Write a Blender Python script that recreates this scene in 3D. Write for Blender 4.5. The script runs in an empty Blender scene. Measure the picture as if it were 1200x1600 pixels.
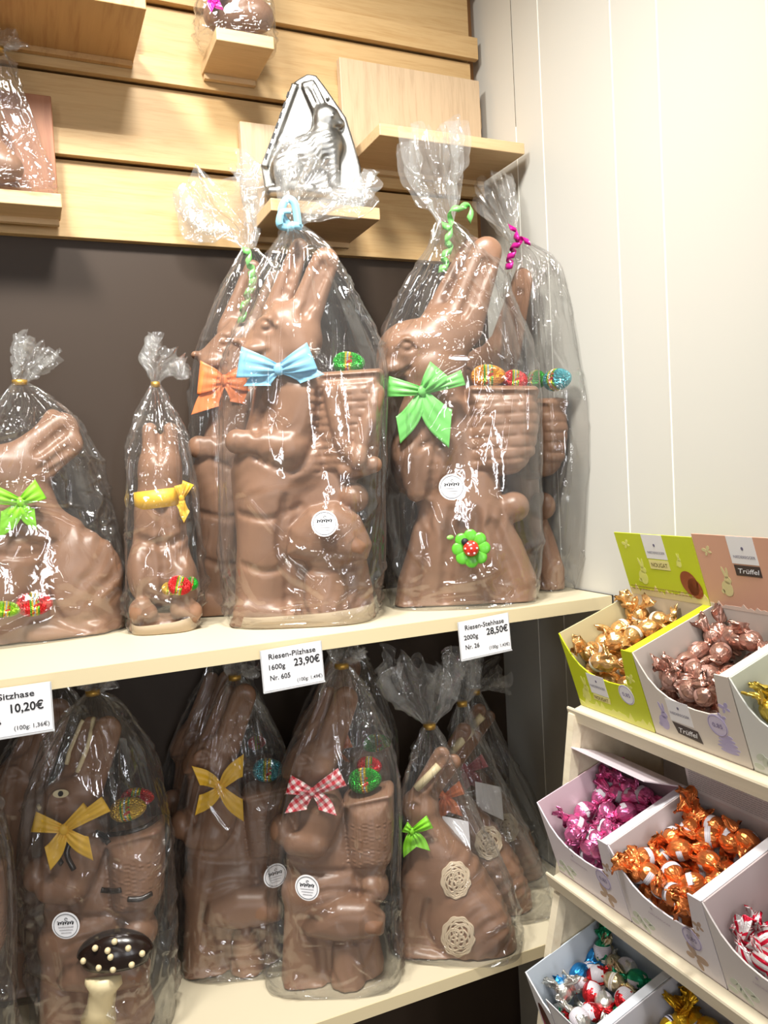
import bpy, bmesh, math, random
import numpy as np
from mathutils import Vector, Matrix, noise
from mathutils.bvhtree import BVHTree

# ------------------------------------------------------------------ camera, world, lights
S = bpy.context.scene
COL = S.collection
CAM = np.array([-1.0, -1.607, 1.449])
FPX = 1253.9


def cam_axes(yaw, pit, rol):
    yaw, pit, rol = map(math.radians, (yaw, pit, rol))
    r = np.array([math.cos(yaw), math.sin(yaw), 0.0]); f = np.array([-math.sin(yaw), math.cos(yaw), 0.0]); u = np.array([0, 0, 1.0])
    f, u = f * math.cos(pit) + u * math.sin(pit), u * math.cos(pit) - f * math.sin(pit)
    r, u = r * math.cos(rol) + u * math.sin(rol), u * math.cos(rol) - r * math.sin(rol)
    return r, u, f


CR, CU, CF = cam_axes(-23.8857, -2.669, -3.0694)
cam_data = bpy.data.cameras.new('camera')
cam = bpy.data.objects.new('camera', cam_data); COL.objects.link(cam)
cam.matrix_world = Matrix(((CR[0], CU[0], -CF[0], CAM[0]), (CR[1], CU[1], -CF[1], CAM[1]), (CR[2], CU[2], -CF[2], CAM[2]), (0, 0, 0, 1)))
cam_data.sensor_fit = 'VERTICAL'; cam_data.sensor_height = 36.0; cam_data.lens = 36.0 * FPX / 1600.0
cam_data.clip_start = 0.01
S.camera = cam

S.view_settings.view_transform = 'Standard'
S.view_settings.look = 'None'
S.view_settings.gamma = 1.0
S.view_settings.use_curve_mapping = False
S.view_settings.exposure = 0.12
S.cycles.transparent_max_bounces = 28
S.cycles.max_bounces = 6
S.cycles.caustics_reflective = False
S.cycles.caustics_refractive = False
S.cycles.use_denoising = True

wd = bpy.data.worlds.new('shop_ambient'); S.world = wd; wd.use_nodes = True
bg = wd.node_tree.nodes['Background']
bg.inputs[0].default_value = (1.0, 0.97, 0.93, 1); bg.inputs[1].default_value = 0.10


def area_light(name, loc, target, sx, sy, power, color=(1, 0.965, 0.90)):
    d = bpy.data.lights.new(name, 'AREA'); d.shape = 'RECTANGLE'; d.size = sx; d.size_y = sy; d.energy = power; d.color = color
    o = bpy.data.objects.new(name, d); COL.objects.link(o); o.location = loc
    o.rotation_euler = (Vector(target) - Vector(loc)).to_track_quat('-Z', 'Y').to_euler()
    return o


area_light('ceiling_lamp', (-1.35, -0.92, 2.85), (-0.6, -0.1, 1.3), 0.25, 0.25, 14.5).data.spread = math.radians(105)
area_light('ceiling_lamp', (-0.72, -1.05, 2.85), (-0.45, -0.25, 1.2), 0.25, 0.25, 12.5).data.spread = math.radians(95)
# added unseen overhead strips, there to draw reflected streaks on the cellophane
for lx in (-0.75, -2.3):
    o = area_light('added_strip_light', (lx, -5.2, 2.85), (lx, -4.9, 0), 0.03, 5.4, 30)
    o.rotation_euler = (0, 0, 0)
# added tall lights far behind the camera: upright film highlights and front fill
for wx, wy in ((-3.9, -6.6), (-1.7, -8.2), (-0.5, -6.8)):
    area_light('added_front_light', (wx, wy, 1.75), (-0.6, -0.2, 1.35), 0.22, 2.0, 36, (0.97, 0.98, 1.0))

# ------------------------------------------------------------------ helpers: pixels, materials, objects


def pray(x, y):
    return (CF * FPX + CR * (x - 600) - CU * (y - 800)) / FPX


def atY(x, y, Y):
    d = pray(x, y); return CAM + d * (Y - CAM[1]) / d[1]


def atX(x, y, X):
    d = pray(x, y); return CAM + d * (X - CAM[0]) / d[0]


def c8(r, g, b):
    def f(v):
        v /= 255.0
        return v / 12.92 if v <= 0.04045 else ((v + 0.055) / 1.055) ** 2.4
    return (f(r), f(g), f(b), 1.0)


MATS = {}


class NT:
    def __init__(s, name):
        s.m = bpy.data.materials.new(name); s.m.use_nodes = True
        s.t = s.m.node_tree; s.n = s.t.nodes; s.p = s.n['Principled BSDF']; s.out = s.n['Material Output']

    def new(s, typ, **kw):
        o = s.n.new(typ)
        for k, v in kw.items():
            if k.startswith('i_'):
                key = k[2:]
                key = int(key) if key.isdigit() else key
                o.inputs[key].default_value = v
            else:
                setattr(o, k, v)
        return o

    def link(s, a, b):
        s.t.links.new(a, b)

    def coord(s, kind='Object', scale=(1, 1, 1), rot=(0, 0, 0)):
        tc = s.new('ShaderNodeTexCoord'); mp = s.new('ShaderNodeMapping')
        mp.inputs['Scale'].default_value = scale; mp.inputs['Rotation'].default_value = rot
        s.link(tc.outputs[kind], mp.inputs[0]); return mp.outputs[0]

    def noise(s, vec, scale, detail=3, rough=0.5, dist=0.0):
        n = s.new('ShaderNodeTexNoise'); n.inputs['Scale'].default_value = scale; n.inputs['Detail'].default_value = detail
        n.inputs['Roughness'].default_value = rough; n.inputs['Distortion'].default_value = dist
        s.link(vec, n.inputs['Vector']); return n.outputs['Fac']

    def ramp(s, fac, stops, interp='LINEAR'):
        r = s.new('ShaderNodeValToRGB'); r.color_ramp.interpolation = interp
        e = r.color_ramp.elements
        while len(e) < len(stops):
            e.new(0.5)
        for el, (p, c) in zip(e, stops):
            el.position = p; el.color = c
        s.link(fac, r.inputs[0]); return r.outputs[0]

    def bump(s, h, strength, dist=0.002):
        b = s.new('ShaderNodeBump'); b.inputs['Strength'].default_value = strength; b.inputs['Distance'].default_value = dist
        s.link(h, b.inputs['Height']); return b.outputs[0]


def plain(name, color, rough=0.5, metal=0.0, spec=0.5, bump=None):
    if name in MATS:
        return MATS[name]
    k = NT(name); p = k.p
    p.inputs['Base Color'].default_value = color; p.inputs['Roughness'].default_value = rough; p.inputs['Metallic'].default_value = metal
    p.inputs['Specular IOR Level'].default_value = spec
    if bump:
        k.link(k.bump(k.noise(k.coord(), bump[0], 3), bump[1], bump[2]), p.inputs['Normal'])
    MATS[name] = k.m; return k.m


def wood(name, c1, c2, axis='X', scale=9.0, rough=0.5):
    if name in MATS:
        return MATS[name]
    k = NT(name)
    sc = {'X': (0.6, 6, 9), 'Z': (7, 6, 0.5), 'Y': (7, 0.5, 7)}[axis]
    v = k.coord('Object', sc)
    a = k.noise(v, scale, 4, 0.6, 0.6); b = k.noise(v, scale * 4, 3, 0.6)
    mx = k.new('ShaderNodeMix'); mx.data_type = 'FLOAT'; mx.inputs['Factor'].default_value = 0.35
    k.link(a, mx.inputs['A']); k.link(b, mx.inputs['B'])
    c = k.ramp(mx.outputs['Result'], [(0.30, c2), (0.52, c1), (0.75, tuple(min(1, x * 1.10) for x in c1[:3]) + (1,))])
    k.link(c, k.p.inputs['Base Color']); k.p.inputs['Roughness'].default_value = rough
    k.link(k.bump(b, 0.12, 0.001), k.p.inputs['Normal'])
    MATS[name] = k.m; return k.m


def chocolate():
    k = NT('milk_chocolate')
    v = k.coord()
    n = k.noise(v, 9, 4, 0.6)
    c = k.ramp(n, [(0.3, (0.208, 0.108, 0.063, 1)), (0.55, (0.254, 0.136, 0.083, 1)), (0.8, (0.308, 0.172, 0.108, 1))])
    k.link(c, k.p.inputs['Base Color'])
    k.p.inputs['Roughness'].default_value = 0.36
    v2 = k.coord('Object', (1, 1, 0.35))
    f = k.noise(v2, 150, 3, 0.6, 0.4)
    k.link(k.bump(f, 0.16, 0.002), k.p.inputs['Normal'])
    return k.m


def film_mat(name, haze=0.05, rough=0.09, fac=(0.30, 0.22)):
    k = NT(name); k.n.remove(k.p)
    lw = k.new('ShaderNodeLayerWeight'); lw.inputs['Blend'].default_value = 0.5
    v = k.coord()
    h = k.noise(v, 60, 2, 0.5, 0.8)
    n1 = k.bump(h, fac[1], 0.004)
    def facets(scale, sc, strength, dist, prev):
        vv = k.coord('Object', sc); wv = k.new('ShaderNodeTexNoise'); wv.inputs['Scale'].default_value = 9; k.link(vv, wv.inputs['Vector'])
        ad = k.new('ShaderNodeVectorMath', operation='MULTIPLY_ADD'); k.link(wv.outputs['Color'], ad.inputs[0]); ad.inputs[1].default_value = (0.05, 0.05, 0.05); k.link(vv, ad.inputs[2])
        vo = k.new('ShaderNodeTexVoronoi'); vo.inputs['Scale'].default_value = scale; k.link(ad.outputs[0], vo.inputs['Vector'])
        b = k.new('ShaderNodeBump'); b.inputs['Strength'].default_value = strength; b.inputs['Distance'].default_value = dist
        k.link(vo.outputs['Distance'], b.inputs['Height']); k.link(prev, b.inputs['Normal']); return b.outputs[0]
    nrm = facets(24, (1, 1, 0.30), fac[0], 0.010, n1) if fac[0] > 0 else n1
    k.link(nrm, lw.inputs['Normal'])
    pw = k.new('ShaderNodeMath', operation='POWER'); k.link(lw.outputs['Facing'], pw.inputs[0]); pw.inputs[1].default_value = 2.6
    mr = k.new('ShaderNodeMapRange'); k.link(pw.outputs[0], mr.inputs['Value'])
    mr.inputs['To Min'].default_value = 0.08; mr.inputs['To Max'].default_value = 0.62
    tr = k.new('ShaderNodeBsdfTransparent'); tr.inputs[0].default_value = (0.975, 0.975, 0.97, 1)
    gl = k.new('ShaderNodeBsdfGlossy'); gl.inputs['Roughness'].default_value = rough; k.link(nrm, gl.inputs['Normal'])
    df = k.new('ShaderNodeBsdfDiffuse'); df.inputs[0].default_value = (0.85, 0.85, 0.84, 1)
    m1 = k.new('ShaderNodeMixShader'); k.link(mr.outputs[0], m1.inputs[0]); k.link(tr.outputs[0], m1.inputs[1]); k.link(gl.outputs[0], m1.inputs[2])
    m2 = k.new('ShaderNodeMixShader'); m2.inputs[0].default_value = haze; k.link(m1.outputs[0], m2.inputs[1]); k.link(df.outputs[0], m2.inputs[2])
    k.link(m2.outputs[0], k.out.inputs[0])
    return k.m


def foil(name, color, rough=0.30, scale=1.5, strength=0.28):
    if name in MATS:
        return MATS[name]
    k = NT(name); p = k.p
    p.inputs['Base Color'].default_value = color; p.inputs['Metallic'].default_value = 0.82; p.inputs['Roughness'].default_value = rough
    v = k.coord('Generated')
    a = k.noise(v, scale * 4, 2, 0.5, 1.2)
    vo = k.new('ShaderNodeTexVoronoi'); vo.inputs['Scale'].default_value = scale * 5; k.link(v, vo.inputs['Vector'])
    ad = k.new('ShaderNodeMath', operation='ADD'); k.link(a, ad.inputs[0]); k.link(vo.outputs['Distance'], ad.inputs[1])
    k.link(k.bump(ad.outputs[0], strength, 0.004), p.inputs['Normal'])
    MATS[name] = k.m; return k.m


def stripe_foil(name, ca, cb, n=9.0):
    k = NT(name); p = k.p
    tc = k.new('ShaderNodeTexCoord'); sp = k.new('ShaderNodeSeparateXYZ'); k.link(tc.outputs['Object'], sp.inputs[0])
    at = k.new('ShaderNodeMath', operation='ARCTAN2'); k.link(sp.outputs['Y'], at.inputs[0]); k.link(sp.outputs['Z'], at.inputs[1])
    mu = k.new('ShaderNodeMath', operation='MULTIPLY'); k.link(at.outputs[0], mu.inputs[0]); mu.inputs[1].default_value = n
    si = k.new('ShaderNodeMath', operation='SINE'); k.link(mu.outputs[0], si.inputs[0])
    c = k.ramp(si.outputs[0], [(0.0, ca), (0.32, cb)], 'CONSTANT'); k.link(c, p.inputs['Base Color'])
    p.inputs['Metallic'].default_value = 0.55; p.inputs['Roughness'].default_value = 0.3
    k.link(k.bump(k.noise(k.coord('Generated'), 9, 2), 0.4, 0.003), p.inputs['Normal'])
    return k.m


def egg_foil(name, main, band=None):
    if name in MATS:
        return MATS[name]
    k = NT(name); p = k.p
    tc = k.new('ShaderNodeTexCoord'); sp = k.new('ShaderNodeSeparateXYZ'); k.link(tc.outputs['Object'], sp.inputs[0])
    gr = (0.10, 0.42, 0.04, 1); ye = (0.85, 0.62, 0.05, 1); lb = (0.45, 0.62, 0.75, 1)
    r = k.ramp_in = k.new('ShaderNodeMapRange'); k.link(sp.outputs['X'], r.inputs['Value']); r.inputs['From Min'].default_value = -1; r.inputs['From Max'].default_value = 1
    stops = [(0.0, main), (0.36, gr if not band else band), (0.41, ye), (0.46, lb), (0.51, ye), (0.57, gr if not band else band), (0.62, main)]
    c = k.ramp(r.outputs[0], stops, 'CONSTANT')
    v = k.coord('Object')
    blot = k.noise(v, 3.2, 2)
    mx = k.new('ShaderNodeMix'); mx.data_type = 'RGBA'
    fac = k.ramp(blot, [(0.55, (0, 0, 0, 1)), (0.60, (1, 1, 1, 1))])
    ab = k.new('ShaderNodeMath', operation='ABSOLUTE'); k.link(sp.outputs['X'], ab.inputs[0])
    lt = k.new('ShaderNodeMath', operation='LESS_THAN'); k.link(ab.outputs[0], lt.inputs[0]); lt.inputs[1].default_value = 0.26
    ml = k.new('ShaderNodeMath', operation='MULTIPLY'); k.link(fac, ml.inputs[0]); k.link(lt.outputs[0], ml.inputs[1])
    k.link(ml.outputs[0], mx.inputs['Factor']); k.link(c, mx.inputs['A']); mx.inputs['B'].default_value = (0.7, 0.08, 0.06, 1)
    k.link(mx.outputs['Result'], p.inputs['Base Color'])
    p.inputs['Metallic'].default_value = 0.75; p.inputs['Roughness'].default_value = 0.28
    vo = k.new('ShaderNodeTexVoronoi'); vo.inputs['Scale'].default_value = 7; k.link(v, vo.inputs['Vector'])
    k.link(k.bump(vo.outputs['Distance'], 0.5, 0.12), p.inputs['Normal'])
    MATS[name] = k.m; return k.m


def gingham():
    k = NT('red_gingham_ribbon'); p = k.p
    v = k.coord('Object', (1, 1, 1), (0, math.radians(35), 0))
    sp = k.new('ShaderNodeSeparateXYZ'); k.link(v, sp.inputs[0])
    outs = []
    for ax in 'XZ':
        m = k.new('ShaderNodeMath', operation='MULTIPLY'); k.link(sp.outputs[ax], m.inputs[0]); m.inputs[1].default_value = 85
        f = k.new('ShaderNodeMath', operation='FRACT'); k.link(m.outputs[0], f.inputs[0])
        g = k.new('ShaderNodeMath', operation='GREATER_THAN'); k.link(f.outputs[0], g.inputs[0]); g.inputs[1].default_value = 0.5
        outs.append(g.outputs[0])
    a = k.new('ShaderNodeMath', operation='ADD'); k.link(outs[0], a.inputs[0]); k.link(outs[1], a.inputs[1])
    h = k.new('ShaderNodeMath', operation='MULTIPLY'); k.link(a.outputs[0], h.inputs[0]); h.inputs[1].default_value = 0.45
    c = k.ramp(h.outputs[0], [(0, (0.85, 0.75, 0.72, 1)), (0.3, (0.72, 0.24, 0.26, 1)), (0.8, (0.55, 0.015, 0.03, 1))], 'CONSTANT')
    k.link(c, p.inputs['Base Color']); p.inputs['Roughness'].default_value = 0.5
    return k.m


CHOC = chocolate()
FILM = film_mat('cellophane', 0.022, 0.045, (0.0, 0.09))
FILM_FLARE = film_mat('cellophane_gathered', 0.070, 0.07, (0.25, 0.15))
M_CREAM = plain('cream_laminate', c8(212, 201, 174), 0.42)
M_CREAM_EDGE = plain('cream_edge_band', c8(220, 204, 166), 0.42)
M_WHITE_WALL = plain('white_wall_panel', c8(199, 197, 189), 0.5, bump=(40, 0.03, 0.001))
M_SEAM = plain('wall_joint_filler', c8(250, 249, 242), 0.5)
M_DARK = plain('dark_brown_panel', (0.040, 0.0255, 0.0165, 1), 0.5, 0.0, 0.3, bump=(60, 0.02, 0.001))
M_SLAT = wood('pine_slat', (0.55, 0.365, 0.17, 1), (0.46, 0.275, 0.105, 1))
M_BEECH = wood('pale_beech', (0.53, 0.39, 0.25, 1), (0.40, 0.28, 0.17, 1), 'Z')
M_BEECH_X = wood('pale_beech_ledge', (0.62, 0.43, 0.235, 1), (0.54, 0.35, 0.17, 1), 'X')
M_KNOTTY = wood('warm_knotty_beech', (0.52, 0.31, 0.13, 1), (0.36, 0.18, 0.065, 1), 'Y', 5)
M_RED_WOOD = wood('reddish_wood', (0.36, 0.15, 0.075, 1), (0.24, 0.085, 0.04, 1), 'Z', 6)
M_CARD_W = plain('white_card', c8(236, 234, 236), 0.5)
M_PAPER = plain('white_paper', c8(242, 242, 246), 0.55)
M_INK = plain('black_ink', (0.012, 0.012, 0.014, 1), 0.6)
M_GREYINK = plain('grey_ink', (0.35, 0.34, 0.36, 1), 0.6)
M_CLEAR = film_mat('clear_plastic_holder', 0.12, 0.05)
M_TIE = plain('gold_twist_tie', (0.55, 0.33, 0.07, 1), 0.35, 0.7)
M_WCHOC = plain('white_chocolate', (0.72, 0.60, 0.36, 1), 0.4)
M_LACE = plain('pale_chocolate_lace', (0.60, 0.48, 0.34, 1), 0.45)
M_DCHOC = plain('dark_chocolate', (0.014, 0.007, 0.005, 1), 0.22)


def thing(name, label, cat, loc=(0, 0, 0), rz=0.0, group=None):
    o = bpy.data.objects.new(name, None); COL.objects.link(o); o.empty_display_size = 0.02
    o.location = loc; o.rotation_euler = (0, 0, rz); tag(o, label, cat, group); return o


def tag(o, label=None, cat=None, group=None, kind=None):
    if label: o['label'] = label
    if cat: o['category'] = cat
    if group: o['group'] = group
    if kind: o['kind'] = kind
    return o


def root_matrix(o):
    while o.parent is not None:
        o = o.parent
    return Matrix.LocRotScale(o.location, o.rotation_euler, Vector((1, 1, 1)))


def mesh_obj(name, verts, faces, mat, parent=None, smooth=False, world=True, label=None):
    """Link one mesh object; world coordinates are brought into the parent's frame."""
    me = bpy.data.meshes.new(name)
    v = np.asarray(verts, float).reshape(-1, 3)
    if parent is not None and world:
        inv = np.array(root_matrix(parent).inverted()); v = v @ inv[:3, :3].T + inv[:3, 3]
    me.from_pydata(v.tolist(), [], [list(map(int, f)) for f in faces]); me.update()
    if smooth:
        me.polygons.foreach_set('use_smooth', np.ones(len(me.polygons), bool))
    me.materials.append(mat)
    o = bpy.data.objects.new(name, me); COL.objects.link(o)
    if parent is not None: o.parent = parent
    if label: o['label'] = label
    return o


class MB:
    """Collects shapes (world coordinates) that become ONE mesh object."""

    def __init__(s):
        s.v = []; s.f = []

    def add(s, v, f):
        n = len(s.v); s.v += [tuple(map(float, p)) for p in v]; s.f += [[i + n for i in q] for q in f]; return s

    def box(s, x0, x1, y0, y1, z0, z1):
        v = [(x, y, z) for x in (x0, x1) for y in (y0, y1) for z in (z0, z1)]
        return s.add(v, [(0, 1, 3, 2), (4, 6, 7, 5), (0, 4, 5, 1), (2, 3, 7, 6), (0, 2, 6, 4), (1, 5, 7, 3)])

    def prism(s, poly, off):
        n = len(poly); p = [np.array(q, float) for q in poly]; off = np.array(off, float)
        f = [list(range(n))[::-1], list(range(n, 2 * n))] + [(i, (i + 1) % n, n + (i + 1) % n, n + i) for i in range(n)]
        return s.add(p + [q + off for q in p], f)

    def tube(s, pts, r, seg=8, cap=True):
        pts = [np.array(p, float) for p in pts]; n = len(pts); base = len(s.v)
        rr = r if isinstance(r, (list, tuple, np.ndarray)) else [r] * n
        ref = None; V = []
        for i, p in enumerate(pts):
            t = pts[min(i + 1, n - 1)] - pts[max(i - 1, 0)]; t = t / (np.linalg.norm(t) + 1e-12)
            if ref is None:
                ref = np.cross(t, (0, 0, 1.0)) if abs(t[2]) < 0.9 else np.cross(t, (1.0, 0, 0))
            a = ref - t * (ref @ t); a /= np.linalg.norm(a) + 1e-12; b = np.cross(t, a); ref = a
            for k in range(seg):
                th = 2 * math.pi * k / seg; V.append(p + rr[i] * (a * math.cos(th) + b * math.sin(th)))
        F = [(i * seg + k, i * seg + (k + 1) % seg, (i + 1) * seg + (k + 1) % seg, (i + 1) * seg + k) for i in range(n - 1) for k in range(seg)]
        if cap: F += [list(range(seg))[::-1], list(range((n - 1) * seg, n * seg))]
        return s.add(V, F)

    def ball(s, c, r, nu=16, nv=10):
        c = np.array(c, float); r = np.array(r if hasattr(r, '__len__') else (r, r, r), float)
        V = [c + r * np.array((math.sin(math.pi * j / nv) * math.cos(2 * math.pi * i / nu), math.sin(math.pi * j / nv) * math.sin(2 * math.pi * i / nu), math.cos(math.pi * j / nv))) for j in range(nv + 1) for i in range(nu)]
        F = [(j * nu + i, j * nu + (i + 1) % nu, (j + 1) * nu + (i + 1) % nu, (j + 1) * nu + i) for j in range(nv) for i in range(nu)]
        return s.add(V, F)

    def build(s, name, mat, parent=None, smooth=False, label=None, bevel=0.0):
        o = mesh_obj(name, s.v, s.f, mat, parent, smooth, True, label)
        if bevel:
            b = o.modifiers.new('edge', 'BEVEL'); b.width = bevel; b.segments = 2; b.limit_method = 'ANGLE'
        return o


def struct(o):
    o['kind'] = 'structure'; return o


_font_cache = {}


def text_geo(txt, bold=0.0):
    """Vertices (x,y) and faces of a line of text, height about 1, origin at left baseline."""
    key = (txt, bold)
    if key not in _font_cache:
        cu = bpy.data.curves.new('t', 'FONT'); cu.body = txt; cu.size = 1.0; cu.offset = bold; cu.resolution_u = 3
        o = bpy.data.objects.new('t', cu); COL.objects.link(o)
        dg = bpy.context.evaluated_depsgraph_get(); me = bpy.data.meshes.new_from_object(o.evaluated_get(dg))
        v = np.array([p.co[:] for p in me.vertices]).reshape(-1, 3); f = [list(p.vertices) for p in me.polygons]
        bpy.data.objects.remove(o); bpy.data.curves.remove(cu); bpy.data.meshes.remove(me)
        _font_cache[key] = (v, f)
    return _font_cache[key]


def put_text(mb, txt, O, ex, ey, height, width=None, align='L', bold=0.0, slant=0.0):
    """Write txt from origin O along ex with up ey (unit vectors)."""
    v, f = text_geo(txt, bold)
    if len(v) == 0: return
    ex = np.array(ex, float); ey = np.array(ey, float); O = np.array(O, float)
    w = v[:, 0].max(); sc = height / 0.72; sx = sc if width is None else width / w
    x = v[:, 0] * sx - (0 if align == 'L' else w * sx * (0.5 if align == 'C' else 1.0))
    y = v[:, 1] * sc
    x = x + slant * y
    mb.add(O + x[:, None] * ex + y[:, None] * ey, f)


# ------------------------------------------------------------------ the setting
WOODZ = 1.9145
ZU, ZL = 1.198, 0.574
YF = -0.40      # front of the shelves

struct(MB().box(-4, 0.06, -5.0, 0.1, -0.05, 0.0).build('floor', plain('grey_floor', c8(150, 140, 128), 0.5)))
w = MB().box(0, 0.06, -5.0, 0.1, 0, 3.0).build('wall_right', M_WHITE_WALL); struct(w)
for i, y in enumerate((-0.1475, -0.241, -0.4525, -0.5645, -0.776, -0.888, -1.10)):
    struct(MB().box(-0.0006, 0.0, y - 0.0011, y + 0.0011, 0.02, 2.98).build('trim_%d' % (i + 1), M_SEAM))
struct(MB().box(-0.0012, -0.0005, -0.1492, -0.1478, 2.17, 2.47).build('trim_8', plain('dark_gap', c8(110, 100, 85), 0.8)))
struct(MB().box(-4, 0.0, 0.0, 0.06, 0, WOODZ).build('wall_back', M_DARK))
up = MB().box(-4, 0.0, 0.012, 0.06, WOODZ, 3.0).build('wall_upper', plain('raw_brown_wall', c8(150, 105, 60), 0.7)); struct(up)
# pine slat cladding: boards with a proud lower lip and a groove under each lip
clad = thing('slat_cladding', 'pale pine slat wall cladding above the dark back panel', 'wall cladding', (-1.0, -0.01, WOODZ))
zs = [WOODZ] + [2.058 + 0.1527 * i for i in range(6)]
for i, z in enumerate(zs):
    top = zs[i + 1] - 0.004 if i + 1 < len(zs) else 2.99
    bd = MB().box(-2.6, -0.026, -0.018, 0.012, z + (0.0 if i == 0 else 0.003), top).build('board', M_SLAT, clad, bevel=0.001)
    if i > 0:
        MB().box(-2.6, -0.013, -0.033, -0.0181, z, z + 0.047).build('lip', M_SLAT, bd, bevel=0.001)


def shelf(name, ztop, th, label):
    t = thing(name, label, 'shelf', (-1.0, -0.2, ztop - th))
    MB().box(-2.4, -0.005, YF + 0.0012, -0.001, ztop - th, ztop).build('board', M_CREAM, t)
    MB().box(-2.4, -0.005, YF - 0.0004, YF + 0.0012, ztop - th + 0.0003, ztop - 0.0003).build('edge_band', M_CREAM_EDGE, t)
    MB().box(-0.0049, -0.0012, YF, -0.001, ztop - th + 0.004, ztop + 0.0006).build('end_gap_seal', plain('black_seal', (0.012, 0.012, 0.012, 1), 0.6), t)
    return t


shelf('shelf', ZU, 0.024, 'upper cream shelf carrying the giant wrapped chocolate hares')
shelf('shelf', ZL, 0.022, 'lower cream shelf under the price tags, carrying shaded wrapped hares')

# ------------------------------------------------------------------ wooden display brackets on the slats


def bracket(label, x0, x1, yf, zb, panel=None, th=0.0225, mats=None):
    t = thing('display_bracket', label, 'wall bracket', ((x0 + x1) / 2, -0.034, zb))
    mp, ml = mats or (M_BEECH, M_BEECH_X)
    MB().box(x0, x1, yf, -0.0345, zb, zb + th).build('ledge', ml, t, bevel=0.0015)
    if panel:
        MB().box(panel[0], panel[1], -0.052, -0.0345, zb + th + 0.0002, panel[2]).build('back_panel', mp, t, bevel=0.0015)
    MB().box(x0 + 0.003, x1 - 0.003, -0.046, -0.0345, zb - 0.010, zb - 0.0002).build('hook_strip', ml, t)
    return t


bracket('wide pale wooden ledge bracket near the white wall, empty', -0.345, -0.019, -0.203, 2.090, (-0.357, -0.026, 2.306))
bracket('wooden ledge bracket that carries the metal hare mould', -0.566, -0.352, -0.200, 1.932, (-0.573, -0.352, 2.15))
bracket('small wooden ledge bracket at the top carrying a bagged sweet', -0.638, -0.532, -0.168, 2.235, None)
bracket('large knotty wooden ledge bracket, topmost and leftmost on the slats', -1.10, -0.765, -0.218, 2.237, (-1.10, -0.765, 2.45), mats=(M_KNOTTY, M_KNOTTY))
bracket('short wooden ledge bracket with reddish back panel at the left edge', -1.12, -0.911, -0.112, 1.936, (-1.11, -0.913, 2.15), 0.0235, (M_RED_WOOD, M_BEECH_X))


# ------------------------------------------------------------------ solid figures from a distance field
class Frame:
    """A vertical working plane through (ox, oy) turned by phi; pixel -> local (s, z)."""

    def __init__(s, ox, oy, phi_deg, zbase):
        s.phi = math.radians(phi_deg); s.O = np.array([ox, oy, zbase])
        s.e = np.array([math.cos(s.phi), math.sin(s.phi), 0]); s.n = np.array([-math.sin(s.phi), math.cos(s.phi), 0])

    def world(s, px, py, t=0.0):
        d = pray(px, py); q = s.O + s.n * t
        return CAM + d * (((q - CAM) @ s.n) / (d @ s.n))

    def loc(s, px, py, t=0.0):
        w = s.world(px, py, t) - s.O
        return np.array([w @ s.e, w[2]])

    def m(s, px=1.0):
        return px * float((s.O + np.array([0, 0, 0.2]) - CAM) @ CF) / FPX

    def to_world(s, L):
        L = np.asarray(L, float).reshape(-1, 3)
        return s.O + L[:, :1] * s.e + L[:, 1:2] * s.n + L[:, 2:3] * np.array([0, 0, 1.0])


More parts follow.
